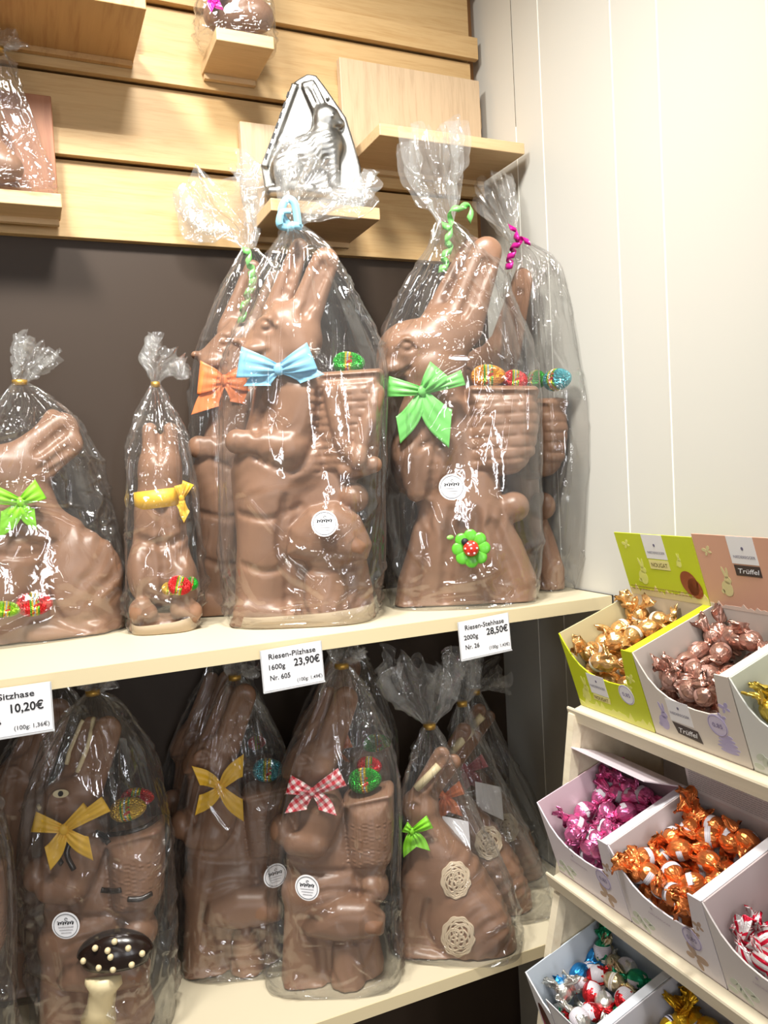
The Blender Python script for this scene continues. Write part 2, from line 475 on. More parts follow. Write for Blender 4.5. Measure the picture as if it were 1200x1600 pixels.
class Field:
    def __init__(s, fr, px_box, T, h=0.003):
        a = fr.loc(px_box[0], px_box[3]); b = fr.loc(px_box[2], px_box[1]); c = fr.loc(px_box[0], px_box[1]); d = fr.loc(px_box[2], px_box[3])
        s.fr = fr; s.h = h
        lo = np.array([min(a[0], c[0]) - 0.01, -T - 0.01, -0.004]); hi = np.array([max(b[0], d[0]) + 0.01, T + 0.01, max(b[1], c[1]) + 0.012])
        s.lo = lo; n = np.ceil((hi - lo) / h).astype(int) + 1
        s.ax = [(lo[i] + h * np.arange(n[i])).astype(np.float32) for i in range(3)]
        s.F = np.full(tuple(n), 0.2, np.float32)

    def _win(s, lo, hi):
        sl = []
        for i in range(3):
            a = int(max(0, math.floor((lo[i] - s.lo[i]) / s.h))); b = int(min(len(s.ax[i]), math.ceil((hi[i] - s.lo[i]) / s.h) + 1))
            if b <= a: return None
            sl.append(slice(a, b))
        X = s.ax[0][sl[0]][:, None, None]; Y = s.ax[1][sl[1]][None, :, None]; Z = s.ax[2][sl[2]][None, None, :]
        return tuple(sl), X, Y, Z

    def _put(s, sl, d, k, sub=False):
        A = s.F[sl]
        if sub:
            d = -d; hh = np.maximum(k - np.abs(A - d), 0) / k; s.F[sl] = np.maximum(A, d) + hh * hh * k * 0.25
        else:
            hh = np.maximum(k - np.abs(A - d), 0) / k; s.F[sl] = np.minimum(A, d) - hh * hh * k * 0.25

    def cap(s, a, b, dy=0.0, sy=1.0, k=0.012, sub=False, dy2=None):
        """Tapered capsule from a=(px,py,r) to b=(px,py,r); dy = towards the back, sy = depth/width."""
        dy2 = dy if dy2 is None else dy2; A = s.fr.loc(a[0], a[1], dy); B = s.fr.loc(b[0], b[1], dy2); ra = s.fr.m(a[2]); rb = s.fr.m(b[2])
        R = max(ra, rb) + k + 0.006
        lo = [min(A[0], B[0]) - R, min(dy, dy2) - R * max(sy, 1) - 0.01, min(A[1], B[1]) - R]; hi = [max(A[0], B[0]) + R, max(dy, dy2) + R * max(sy, 1) + 0.01, max(A[1], B[1]) + R]
        w_ = s._win(lo, hi)
        if w_ is None: return s
        sl, X, Y, Z = w_
        ba = B - A; dd = (dy2 - dy) / sy; L2 = float(ba @ ba) + dd * dd + 1e-9
        Ys = (Y - dy) / sy
        t = np.clip(((X - A[0]) * ba[0] + (Z - A[1]) * ba[1] + Ys * dd) / L2, 0, 1)
        d = np.sqrt((X - A[0] - t * ba[0]) ** 2 + (Ys - t * dd) ** 2 + (Z - A[1] - t * ba[1]) ** 2) - (ra + (rb - ra) * t)
        s._put(sl, d.astype(np.float32) * min(1.0, sy), k, sub); return s

    def ell(s, c, rx, rz, ry=None, dy=0.0, k=0.012, sub=False, rot=0.0):
        C = s.fr.loc(*c, dy); a, b = s.fr.m(rx), s.fr.m(rz); ry = ry if ry is not None else min(a, b)
        R = max(a, b) + k + 0.006
        w_ = s._win([C[0] - R, dy - ry - k - 0.01, C[1] - R], [C[0] + R, dy + ry + k + 0.01, C[1] + R])
        if w_ is None: return s
        sl, X, Y, Z = w_; cr, sr = math.cos(rot), math.sin(rot)
        U = (X - C[0]) * cr + (Z - C[1]) * sr; V = -(X - C[0]) * sr + (Z - C[1]) * cr; Yd = Y - dy
        k0 = np.sqrt((U / a) ** 2 + (Yd / ry) ** 2 + (V / b) ** 2); k1 = np.sqrt((U / a ** 2) ** 2 + (Yd / ry ** 2) ** 2 + (V / b ** 2) ** 2) + 1e-6
        s._put(sl, (k0 * (k0 - 1) / k1).astype(np.float32), k, sub); return s

    def poly(s, pts, T, R=None, dy=0.0, k=0.012, sub=False):
        """Outline (pixels) extruded to half depth T with a rounding radius R."""
        P = np.array([s.fr.loc(*p, dy) for p in pts]); R = R if R is not None else T * 0.9
        m_ = k + 0.008
        w_ = s._win([P[:, 0].min() - m_, dy - T - m_, P[:, 1].min() - m_], [P[:, 0].max() + m_, dy + T + m_, P[:, 1].max() + m_])
        if w_ is None: return s
        sl, X, Y, Z = w_
        X2 = X[:, 0, :]; Z2 = Z[:, 0, :]; X2, Z2 = np.broadcast_arrays(X2, Z2)
        dist = np.full(X2.shape, 1e9); ins = np.zeros(X2.shape, bool); n = len(P)
        for i in range(n):
            a, b = P[i], P[(i + 1) % n]; e = b - a; t = np.clip(((X2 - a[0]) * e[0] + (Z2 - a[1]) * e[1]) / (e @ e + 1e-12), 0, 1)
            dist = np.minimum(dist, (X2 - a[0] - t * e[0]) ** 2 + (Z2 - a[1] - t * e[1]) ** 2)
            cnd = ((a[1] > Z2) != (b[1] > Z2)) & (X2 < (b[0] - a[0]) * (Z2 - a[1]) / (b[1] - a[1] + 1e-12) + a[0]); ins ^= cnd
        d2 = np.sqrt(dist); d2 = np.where(ins, -d2, d2)
        qx = (d2 + R)[:, None, :]; qy = np.abs(Y - dy) - (T - R)
        d = np.sqrt(np.maximum(qx, 0) ** 2 + np.maximum(qy, 0) ** 2) + np.minimum(np.maximum(qx, qy), 0) - R
        s._put(sl, d.astype(np.float32), k, sub); return s

    def surf(s, px, py):
        """Depth of the front surface behind the pixel (first inside sample), or None."""
        t = 0.0
        for _ in range(3):
            L = s.fr.loc(px, py, t); i = int(round((L[0] - s.lo[0]) / s.h)); k = int(round((L[1] - s.lo[2]) / s.h))
            if not (0 <= i < s.F.shape[0] and 0 <= k < s.F.shape[2]): return None
            col = s.F[i, :, k]; w_ = np.nonzero(col < 0)[0]
            if len(w_) == 0: return None
            j = w_[0]
            if j == 0: return float(s.ax[1][0])
            a, b = col[j - 1], col[j]; t = float(s.ax[1][j - 1] + s.h * a / (a - b))
        return t

    def groove(s, pts, r, dy=None, k=0.004):
        """A rounded channel cut along pixel points, following the front surface."""
        P = lerp_rows(pts, (len(pts) - 1) * 5 + 1) if len(pts) > 2 else np.array([np.array(pts[0]) + (np.array(pts[1]) - np.array(pts[0])) * t for t in np.linspace(0, 1, 6)])
        T = [s.surf(*p) for p in P]; off = -0.25 * s.fr.m(r)
        for a, b, ta, tb in zip(P, P[1:], T, T[1:]):
            if ta is None or tb is None or abs(ta - tb) > 0.02: continue
            s.cap((a[0], a[1], r), (b[0], b[1], r), ta + off, 1.0, k, True, tb + off)
        return s

    def ridge(s, pts, r, k=0.004):
        P = lerp_rows(pts, (len(pts) - 1) * 5 + 1); T = [s.surf(*p) for p in P]
        for a, b, ta, tb in zip(P, P[1:], T, T[1:]):
            if ta is None or tb is None: continue
            s.cap((a[0], a[1], r), (b[0], b[1], r), ta, 1.0, k, False, tb)
        return s

    def eye(s, px, py, rx=11):
        """Moulded eye: a hollow with a ball and lids."""
        t = s.surf(px, py)
        if t is None: return s
        s.ell((px, py), rx * 1.5, rx * 1.05, s.fr.m(rx * 0.55), t - s.fr.m(rx * 0.1), 0.004, True)
        t = s.surf(px, py); s.ell((px, py), rx * 0.85, rx * 0.62, s.fr.m(rx * 0.62), t + s.fr.m(rx * 0.12), 0.002)
        s.ridge([(px - rx * 1.5, py + 1), (px - rx * 0.6, py - rx * 0.95), (px + rx * 0.5, py - rx * 1.0), (px + rx * 1.5, py - 1)], rx * 0.26)
        return s

    def weave(s, pts, amp=0.0018, rows=0.014, cols=0.03, kind='brick'):
        """Basket weave relief inside an outline (pixels)."""
        P = np.array([s.fr.loc(*p) for p in pts])
        w_ = s._win([P[:, 0].min(), -1, P[:, 1].min()], [P[:, 0].max(), 1, P[:, 1].max()])
        sl, X, Y, Z = w_; cx = P[:, 0].mean(); hx = (P[:, 0].max() - P[:, 0].min()) / 2; cz = P[:, 1].mean(); hz = (P[:, 1].max() - P[:, 1].min()) / 2
        mask = np.clip((1 - np.abs(X - cx) / hx) * 6, 0, 1) * np.clip((1 - np.abs(Z - cz) / hz) * 6, 0, 1)
        if kind == 'brick':
            row = np.floor(Z / rows); fz = Z / rows - row
            u = X / cols + 0.5 * (row % 2); fu = u - np.floor(u)
            pat = -np.exp(-((np.minimum(fz, 1 - fz)) / 0.13) ** 2) - 0.8 * np.exp(-((np.minimum(fu, 1 - fu)) / 0.11) ** 2)
            pat = np.maximum(pat, -1.0)
        else:
            pat = np.sin(2 * np.pi * Z / rows) * np.sin(2 * np.pi * X / cols)
        s.F[sl] -= (amp * pat * mask).astype(np.float32); return s

    def fur(s, pts, amp=0.0012, seed=0, ang=60, fx=110.0):
        P = np.array([s.fr.loc(*p) for p in pts])
        sl, X, Y, Z = s._win([P[:, 0].min(), -1, P[:, 1].min()], [P[:, 0].max(), 1, P[:, 1].max()])
        cx = P[:, 0].mean(); hx = (P[:, 0].max() - P[:, 0].min()) / 2; cz = P[:, 1].mean(); hz = (P[:, 1].max() - P[:, 1].min()) / 2
        mask = np.clip((1 - np.abs(X - cx) / hx) * 4, 0, 1) * np.clip((1 - np.abs(Z - cz) / hz) * 4, 0, 1)
        a = math.radians(ang); U = X * math.cos(a) + Z * math.sin(a); V = -X * math.sin(a) + Z * math.cos(a)
        pat = np.sin(V * fx * 2.6 + 1.7 * np.sin(U * fx * 0.55 + seed) + 0.8 * np.sin(U * fx * 1.1)) * (0.6 + 0.4 * np.sin(U * fx * 0.8 + V * 30))
        s.F[sl] += (amp * pat * mask).astype(np.float32); return s

    def floor(s):
        Z = s.ax[2][None, None, :]
        s.F = np.maximum(s.F, -(Z - 0.0012) * np.ones_like(s.F)); return s

    def mesh(s, smooth_it=2):
        s.floor()
        F = np.pad(s.F, 1, constant_values=0.05); neg = F < 0
        n = np.array(F.shape); org = s.lo - s.h
        c = neg[:-1, :-1, :-1].astype(np.int8)
        cnt = sum(neg[i:n[0] - 1 + i, j:n[1] - 1 + j, k:n[2] - 1 + k].astype(np.int8) for i in (0, 1) for j in (0, 1) for k in (0, 1))
        act = (cnt > 0) & (cnt < 8); idx = np.argwhere(act); N = len(idx)
        gid = np.full(act.shape, -1, np.int64); gid[act] = np.arange(N)
        acc = np.zeros((N, 3)); num = np.zeros(N)
        corners = [(i, j, k) for i in (0, 1) for j in (0, 1) for k in (0, 1)]
        for a in corners:
            for ax in range(3):
                if a[ax]: continue
                b = list(a); b[ax] = 1
                fa = F[idx[:, 0] + a[0], idx[:, 1] + a[1], idx[:, 2] + a[2]]; fb = F[idx[:, 0] + b[0], idx[:, 1] + b[1], idx[:, 2] + b[2]]
                m_ = (fa < 0) != (fb < 0); t = np.where(m_, fa / (fa - fb + 1e-20), 0)
                p = np.tile(np.array(a, float), (N, 1)); p[:, ax] += t
                acc[m_] += p[m_]; num[m_] += 1
        V = org + s.h * (idx + acc / num[:, None])
        Q = []
        for ax in range(3):
            o1, o2 = [(1, 2), (2, 0), (0, 1)][ax]
            sa = [slice(None)] * 3; sb = [slice(None)] * 3; sa[ax] = slice(0, -1); sb[ax] = slice(1, None)
            A = neg[tuple(sa)]; B = neg[tuple(sb)]; e = np.argwhere(A != B)
            e = e[(e[:, o1] > 0) & (e[:, o2] > 0)]
            if len(e) == 0: continue
            flip = A[e[:, 0], e[:, 1], e[:, 2]]
            def g(d1, d2):
                q = e.copy(); q[:, o1] -= d1; q[:, o2] -= d2; return gid[q[:, 0], q[:, 1], q[:, 2]]
            q = np.stack([g(1, 1), g(0, 1), g(0, 0), g(1, 0)], 1)
            q[~flip] = q[~flip][:, ::-1]; Q.append(q)
        Q = np.concatenate(Q); Q = Q[(Q >= 0).all(1)]
        for _ in range(smooth_it):
            sm = np.zeros_like(V); ct = np.zeros(len(V))
            for a, b in ((0, 1), (1, 2), (2, 3), (3, 0)):
                np.add.at(sm, Q[:, a], V[Q[:, b]]); np.add.at(ct, Q[:, a], 1)
                np.add.at(sm, Q[:, b], V[Q[:, a]]); np.add.at(ct, Q[:, b], 1)
            V = V * 0.5 + 0.5 * sm / np.maximum(ct, 1)[:, None]
        return V, Q


class Body:
    """A chocolate figure's mesh with a ray test, in its frame."""

    def __init__(s, field, name='chocolate_body'):
        V, Q = field.mesh(); me = bpy.data.meshes.new(name)
        me.from_pydata(V.tolist(), [], Q.tolist()); me.update()
        me.polygons.foreach_set('use_smooth', np.ones(len(me.polygons), bool)); me.materials.append(CHOC)
        s.me = me; s.V = V; s.Q = Q; s.fr = field.fr
        s.bvh = BVHTree.FromPolygons([Vector(v) for v in V], Q.tolist())

    def link(s, parent, name='chocolate_body'):
        o = bpy.data.objects.new(name, s.me); COL.objects.link(o); o.parent = parent; return o

    def hit(s, fr, px, py, lift=0.0):
        """World point where the pixel's ray meets this body standing in frame fr."""
        d = pray(px, py)
        def L(v): return Vector((v @ fr.e, v @ fr.n, v[2]))
        o = CAM - fr.O; p, nn, i, dist = s.bvh.ray_cast(L(o), L(d).normalized())
        if p is None: return None, None
        p = p + nn * lift
        return fr.to_world(np.array(p))[0], np.array(nn[0] * fr.e + nn[1] * fr.n + nn[2] * np.array([0, 0, 1.0]))


# ------------------------------------------------------------------ cellophane bags
def lerp_rows(rows, n):
    """rows: list of tuples; resample along the list with smooth interpolation."""
    R = np.array(rows, float); t = np.linspace(0, len(R) - 1, n); i = np.clip(t.astype(int), 0, len(R) - 2); f = t - i
    p0 = R[np.clip(i - 1, 0, len(R) - 1)]; p1 = R[i]; p2 = R[i + 1]; p3 = R[np.clip(i + 2, 0, len(R) - 1)]; f = f[:, None]
    m1 = (p2 - p0) / 2; m2 = (p3 - p1) / 2
    return (2 * f ** 3 - 3 * f ** 2 + 1) * p1 + (f ** 3 - 2 * f ** 2 + f) * m1 + (-2 * f ** 3 + 3 * f ** 2) * p2 + (f ** 3 - f ** 2) * m2


def wall_clamp(fr, L):
    """Film that would pass the side or back wall lies flat against it."""
    W = fr.to_world(L); k = np.random.RandomState(5).rand(len(W)) * 0.0004
    W[:, 0] = np.minimum(W[:, 0], -0.0022 - k); W[:, 1] = np.minimum(W[:, 1], -0.0022 - k); D = W - fr.O
    return np.stack([D @ fr.e, D @ fr.n, D[:, 2]], 1)


def bag(fr, root, rows, neck, flare, T, seed, tie=None, nseg=360, nrow=250, crease=1.0, film=None, flare_amp=1.0):
    """rows: (py, xL, xR) from the bottom up; neck=(px,py,r); flare: (px,py,halfwidth) upwards; T half depth."""
    rng = np.random.RandomState(seed)
    rows = sorted(rows, key=lambda r: -r[0])
    RR = []
    wmax = 0
    for py, xl, xr in rows:
        a = fr.loc(xl, py); b = fr.loc(xr, py)
        RR.append([(a[0] + b[0]) / 2, (a[1] + b[1]) / 2, (b[0] - a[0]) / 2]); wmax = max(wmax, RR[-1][2])
    nk = fr.loc(neck[0], neck[1]); nr = fr.m(neck[2])
    RR.append([nk[0], nk[1], nr])
    G = lerp_rows(RR, nrow); G[:, 2] = np.maximum(G[:, 2], nr * 0.9)
    z0 = 0.0012; G[:, 1] = np.maximum(G[:, 1] - (G[0, 1] - z0) * np.linspace(1, 0, nrow) ** 2, z0)
    th = np.linspace(0, 2 * np.pi, nseg, endpoint=False)
    v = np.linspace(0, 1, nrow)
    W = G[:, 2]
    D = T * np.clip(W / wmax, 0, 1) ** 0.55
    D = np.minimum(D, np.maximum(W * 1.0, nr)); D[-6:] = np.minimum(D[-6:], np.linspace(D[-6], nr, 6))
    ex = 2.0 / np.interp(v, [0, 0.15, 0.8, 1], [3.2, 2.7, 2.2, 2.0])
    c = np.cos(th)[None, :]; s_ = np.sin(th)[None, :]
    ux = np.sign(c) * np.abs(c) ** ex[:, None]; uy = np.sign(s_) * np.abs(s_) ** ex[:, None]
    X = W[:, None] * ux; Y = D[:, None] * uy
    nl = np.sqrt((ux / W[:, None]) ** 2 + (uy / D[:, None]) ** 2) + 1e-9; NX = (ux / W[:, None]) / nl; NY = (uy / D[:, None]) / nl
    Zc = G[:, 1][:, None] * np.ones_like(X)
    disp = np.zeros_like(X)
    Rm = np.maximum(np.sqrt(W * D), nr)[:, None]
    TH = np.broadcast_to(th[None, :], X.shape); VV = np.broadcast_to(v[:, None], X.shape)
    # pleats gathering at the neck
    ph = rng.rand(4) * 6.28
    pl = (np.sin(TH * 11 + ph[0] + 2 * VV) + np.sin(TH * 17 + ph[1] - 3 * VV) * 0.8 + np.sin(TH * 29 + ph[2]) * 0.6)
    disp += 0.16 * pl * Rm * np.clip((VV - 0.62) / 0.38, 0, 1) ** 1.6 * 0.42
    # long folds from the neck, short folds anywhere: sharp V creases
    def fold(t0, v0, dt, dv, amp, wid):
        n = math.hypot(dt * 0.09, dv * 0.6) + 1e-9
        du = (TH - t0 + np.pi) % (2 * np.pi) - np.pi
        a = du * 0.09; b = (VV - v0) * 0.6
        tx, tz = dt * 0.09 / n, dv * 0.6 / n
        al = a * tx + b * tz; pe = -a * tz + b * tx
        return amp * np.maximum(0, 1 - np.abs(pe) / wid) * np.clip(np.minimum(al, n - al) / (0.25 * n), 0, 1)
    for i in range(60):
        t0 = rng.rand() * 6.28; ln = 0.25 + 0.7 * rng.rand()
        disp += fold(t0, 1.0 - ln, rng.randn() * 0.5, ln * 1.15, crease * (0.0020 + 0.0060 * rng.rand()) * rng.choice([-0.7, 1]), 0.004 + 0.010 * rng.rand())
    for i in range(150):
        a_ = rng.rand() * 6.28; l = 0.03 + 0.10 * rng.rand()
        disp += fold(rng.rand() * 6.28, rng.rand() ** 1.3, math.cos(a_) * l / 0.09, math.sin(a_) * l / 0.6, crease * (0.0015 + 0.0050 * rng.rand()) * rng.choice([-0.7, 1]), 0.003 + 0.010 * rng.rand())
    for c_ in range(16):     # patches of fine crinkles
        ct, cv = rng.rand() * 6.28, rng.rand() ** 1.2 * 0.9
        for i in range(11):
            a_ = rng.rand() * 6.28; l = 0.015 + 0.045 * rng.rand()
            disp += fold(ct + rng.randn() * 0.25, cv + rng.randn() * 0.04, math.cos(a_) * l / 0.09, math.sin(a_) * l / 0.6, crease * (0.0012 + 0.0028 * rng.rand()) * rng.choice([-0.8, 1]), 0.0028 + 0.004 * rng.rand())
    for i in range(46):     # crumpled corners near the bottom
        a_ = rng.rand() * 6.28; l = 0.02 + 0.05 * rng.rand()
        disp += fold(rng.rand() * 6.28, 0.01 + 0.16 * rng.rand(), math.cos(a_) * l / 0.09, math.sin(a_) * l / 0.6, crease * (0.0020 + 0.0060 * rng.rand()) * rng.choice([-0.6, 1]), 0.003 + 0.006 * rng.rand())
    wob = np.sin(TH * 3 + ph[3] + VV * 9) * np.sin(VV * 14 + ph[1]) * 0.0018 + np.sin(TH * 5 - VV * 21 + ph[0]) * 0.0012
    disp += wob
    disp = np.clip(disp, -0.010, 0.013) * np.clip(VV / 0.02, 0.0, 1)
    lim = 0.45 * Rm
    disp = np.clip(disp, -lim, lim)
    P = np.stack([G[:, 0][:, None] + X + NX * disp, Y + NY * disp, Zc], -1)
    verts = wall_clamp(fr, P.reshape(-1, 3)); faces = []
    I = np.arange(nrow * nseg).reshape(nrow, nseg); J = np.roll(I, -1, 1)
    faces = np.stack([I[:-1], J[:-1], J[1:], I[1:]], -1).reshape(-1, 4).tolist()
    faces.append(I[0][::-1].tolist())
    b = mesh_obj('cellophane_bag', verts, faces, film or FILM, root, True, False)
    # gathered top: ruffled sheet fanning out from the tie
    fl = [[nk[0], nk[1], nr]] + [[*fr.loc(x, y), fr.m(wd_)] for x, y, wd_ in flare]
    n2 = 84; Q = lerp_rows(fl, n2); t = np.linspace(0, 1, n2)[:, None]
    p3 = rng.rand(6) * 6.28
    thf = np.linspace(0, 2 * np.pi, 360, endpoint=False)[None, :]
    nph = 8 + rng.randint(3)
    ruf = 0.50 * np.sin(nph * thf + p3[0] + 1.2 * t) + 0.30 * np.sin((nph + 6) * thf + p3[1] - 2 * t) + 0.22 * np.sin((2 * nph + 5) * thf + p3[2] + 3 * t)
    tri = 2 / np.pi * np.arcsin(np.sin((nph + 2) * thf + p3[3] + 4 * t * np.sin(thf + p3[5])))
    rad = 1 + flare_amp * np.clip(t * 4, 0.25, 1) * (0.55 * ruf + 0.35 * tri) * 0.62
    rad = np.clip(rad, 0.25, 1.9)
    dirv = np.gradient(Q[:, :2], axis=0); dirv /= np.linalg.norm(dirv, axis=1)[:, None] + 1e-9
    perp = np.stack([dirv[:, 1], -dirv[:, 0]], 1)
    a = Q[:, 2:3] * np.cos(thf) * rad; bb = Q[:, 2:3] * (0.55 + 0.15 * np.sin(2 * thf + p3[4])) * np.sin(thf) * rad
    along = 0.35 * Q[:, 2:3] * t * (np.sin(3 * thf + p3[4]) * 0.6 + 0.5 * np.sin(7 * thf + p3[2]) + 0.3 * np.sin(13 * thf))
    crk = np.zeros_like(a)
    for i in range(60):
        t0 = rng.rand() * 6.28; v0 = rng.rand(); aa = rng.rand() * 6.28; l = 0.2 + 0.4 * rng.rand()
        du = (thf - t0 + np.pi) % (2 * np.pi) - np.pi; A_ = du * 0.5; B_ = t - v0
        al = A_ * math.cos(aa) + B_ * math.sin(aa); pe = -A_ * math.sin(aa) + B_ * math.cos(aa)
        crk += (0.0015 + 0.004 * rng.rand()) * rng.choice([-1, 1]) * np.maximum(0, 1 - np.abs(pe) / (0.03 + 0.06 * rng.rand())) * np.clip((l - np.abs(al)) / 0.1, 0, 1)
    crk *= np.clip(t * 3, 0, 1)
    a = a + crk * np.cos(thf) ; bb = bb + crk * np.sin(thf)
    PX = Q[:, 0:1] + a * perp[:, 0:1] + along * dirv[:, 0:1]; PZ = Q[:, 1:2] + a * perp[:, 1:2] + along * dirv[:, 1:2]
    verts = wall_clamp(fr, np.stack([PX, bb, PZ], -1).reshape(-1, 3))
    I = np.arange(n2 * 360).reshape(n2, 360); J = np.roll(I, -1, 1)
    faces = np.stack([I[:-1], J[:-1], J[1:], I[1:]], -1).reshape(-1, 4).tolist()
    mesh_obj('gathered_top', verts, faces, FILM_FLARE, b, True, False)
    if tie is not None:
        mb = MB(); mb.tube([fr.to_world([nk[0], 0, nk[1] - fr.m(4)])[0], fr.to_world([nk[0], 0, nk[1] + fr.m(4)])[0]], nr * 1.25, 16)
        mb.build('twist_tie', tie, b, True)
    return b


# ------------------------------------------------------------------ trimmings
def ribbon_strip(mb, fr, pts, nsub=10, pleat=0.0, cut=0.0, across=2):
    """pts: (px, py, t, halfwidth px) -> strip of ribbon in frame coordinates (t = depth, negative to the camera)."""
    G = lerp_rows(pts, (len(pts) - 1) * nsub + 1)
    d = np.gradient(G[:, :2], axis=0); d /= np.linalg.norm(d, axis=1)[:, None] + 1e-9
    V = []; n = len(G); wm = G[:, 3].max()
    for q, (g, dd) in enumerate(zip(G, d)):
        nx, ny = -dd[1], dd[0]; u = q / (n - 1)
        for k in range(across):
            v = -1 + 2 * k / (across - 1)
            am = pleat * (1.15 - g[3] / wm) * math.cos(2.6 * math.pi * v) + pleat * 0.5 * (v * v - 0.5)
            sh = cut * v * g[3] * max(0, (u - 0.6) / 0.4)
            V.append(fr.world(g[0] + nx * g[3] * v + dd[0] * sh, g[1] + ny * g[3] * v + dd[1] * sh, g[2] + am))
    mb.add(V, [(across * i + k, across * i + k + 1, across * (i + 1) + k + 1, across * (i + 1) + k) for i in range(n - 1) for k in range(across - 1)])


def soft(o, th=0.0004):
    m = o.modifiers.new('thickness', 'SOLIDIFY'); m.thickness = th; m.offset = 0; return o


def bow(fr, root, c, loops, tails, mat, t0, kr=8):
    """c=(px,py); loops: (tipx,tipy,halfwidth); tails: (x,y,halfwidth). t0 = depth of the knot in the frame."""
    mb = MB(); k = fr.world(c[0], c[1], t0 - 0.008); r = fr.m(kr)
    mb.ball(k, (r * 0.95, r * 0.6, r * 1.05), 14, 10)
    kn = mb.build('bow', mat, root, True); sc = fr.m(1.0) / 0.00116
    for x, y, wd_ in loops:
        m1 = ((c[0] * 0.6 + x * 0.4), (c[1] * 0.6 + y * 0.4)); D = min(0.010, 0.0005 * wd_ * sc)
        mb = MB()
        ribbon_strip(mb, fr, [(c[0], c[1], t0 - 0.006, kr * 0.75), (m1[0], m1[1], t0 - 0.006 - D, wd_ * 0.66), (x * 0.86 + c[0] * 0.14, y * 0.86 + c[1] * 0.14, t0 - 0.006 - D * 0.9, wd_ * 0.95), (x, y, t0 - 0.005, wd_ * 1.03),
                              (x * 0.86 + c[0] * 0.14, y * 0.86 + c[1] * 0.14, t0 + 0.002, wd_ * 0.9), (m1[0], m1[1], t0 + 0.001, wd_ * 0.6), (c[0], c[1], t0 - 0.003, kr * 0.6)], 9, 0.0032 * sc, 0.0, 13)
        soft(mb.build('bow_loop', mat, kn, True))
    for tl in tails:
        x, y, wd_ = tl[:3]
        mb = MB(); dx, dy = x - c[0], y - c[1]; bend = tl[3] if len(tl) > 3 else 6
        n = math.hypot(dx, dy); ox, oy = -dy / n * bend, dx / n * bend
        ribbon_strip(mb, fr, [(c[0], c[1], t0 - 0.004, kr * 0.7), (c[0] + dx * 0.35 + ox, c[1] + dy * 0.35 + oy, t0 - 0.010, wd_ * 0.72), (c[0] + dx * 0.7 + ox, c[1] + dy * 0.7 + oy, t0 - 0.008, wd_ * 0.95), (x, y, t0 - 0.010, wd_ * 1.05)], 10, 0.0026 * sc, 0.7 if bend > 0 else -0.7, 13)
        soft(mb.build('bow_tail', mat, kn, True))
    return kn


def curl(fr, root, pts, rad, hw, turns, mat, t0, name='curled_ribbon'):
    """A curled ribbon winding round the path pts (pixels)."""
    n = turns * 18; G = lerp_rows([(x, y, 0) for x, y in pts], n); mb = MB(); V = []
    dirs = np.gradient(G[:, :2], axis=0); dirs /= np.linalg.norm(dirs, axis=1)[:, None] + 1e-9
    for i, g in enumerate(G):
        a = 2 * math.pi * turns * i / n; dx, dy = dirs[i]; nx, ny = -dy, dx
        X = g[0] + nx * rad * math.cos(a); Y = g[1] + ny * rad * math.cos(a); t = t0 + fr.m(rad) * math.sin(a)
        V.append(fr.world(X - dx * hw, Y - dy * hw, t)); V.append(fr.world(X + dx * hw, Y + dy * hw, t))
    mb.add(V, [(2 * i, 2 * i + 1, 2 * i + 3, 2 * i + 2) for i in range(n - 1)])
    return soft(mb.build(name, mat, root, True))


EGG = None


def egg_mesh():
    V = []; F = []; nu, nv = 28, 20
    for j in range(nv + 1):
        a = math.pi * j / nv; x = -math.cos(a); r = math.sin(a) * (1 - 0.12 * x)
        for i in range(nu):
            b = 2 * math.pi * i / nu; V.append((x, r * math.cos(b), r * math.sin(b)))
    for j in range(nv):
        for i in range(nu):
            F.append((j * nu + i, (j + 1) * nu + i, (j + 1) * nu + (i + 1) % nu, j * nu + (i + 1) % nu))
    return V, F


EGGV, EGGF = egg_mesh()
EGGM = {}
EGG_COL = {'green': (0.02, 0.42, 0.03, 1), 'red': (0.75, 0.03, 0.035, 1), 'gold': (0.80, 0.52, 0.05, 1), 'blue': (0.10, 0.50, 0.60, 1), 'orange': (0.85, 0.33, 0.03, 1), 'lime': (0.30, 0.65, 0.03, 1)}


def foil_egg(fr, root, px, py, a, b, colr, t=0.0, rot=0.0):
    if colr not in EGGM:
        me = bpy.data.meshes.new('foil_egg'); me.from_pydata(EGGV, [], EGGF); me.update()
        me.polygons.foreach_set('use_smooth', np.ones(len(me.polygons), bool)); me.materials.append(egg_foil('egg_foil_' + colr, EGG_COL[colr])); EGGM[colr] = me
    o = bpy.data.objects.new('foil_egg', EGGM[colr]); COL.objects.link(o); o.parent = root
    wp = fr.world(px, py, t) - fr.O; o.location = (wp @ fr.e, wp @ fr.n, wp[2])
    o.scale = (fr.m(a), fr.m(b), fr.m(b)); o.rotation_euler = (0.2, rot, 0)
    o['label'] = colr + ' foil egg with a patterned band'
    return o


def disc_on(root, P, N, r, mat, name, th=0.0006, squash=1.0, seg=40):
    N = N / np.linalg.norm(N); up = np.array([0, 0, 1.0]); ex = np.cross(up, N); ex /= np.linalg.norm(ex); ey = np.cross(N, ex)
    pts = [P + ex * r * squash * math.cos(2 * math.pi * i / seg) + ey * r * math.sin(2 * math.pi * i / seg) for i in range(seg)]
    return MB().prism(pts, N * th).build(name, mat, root), ex, ey, N


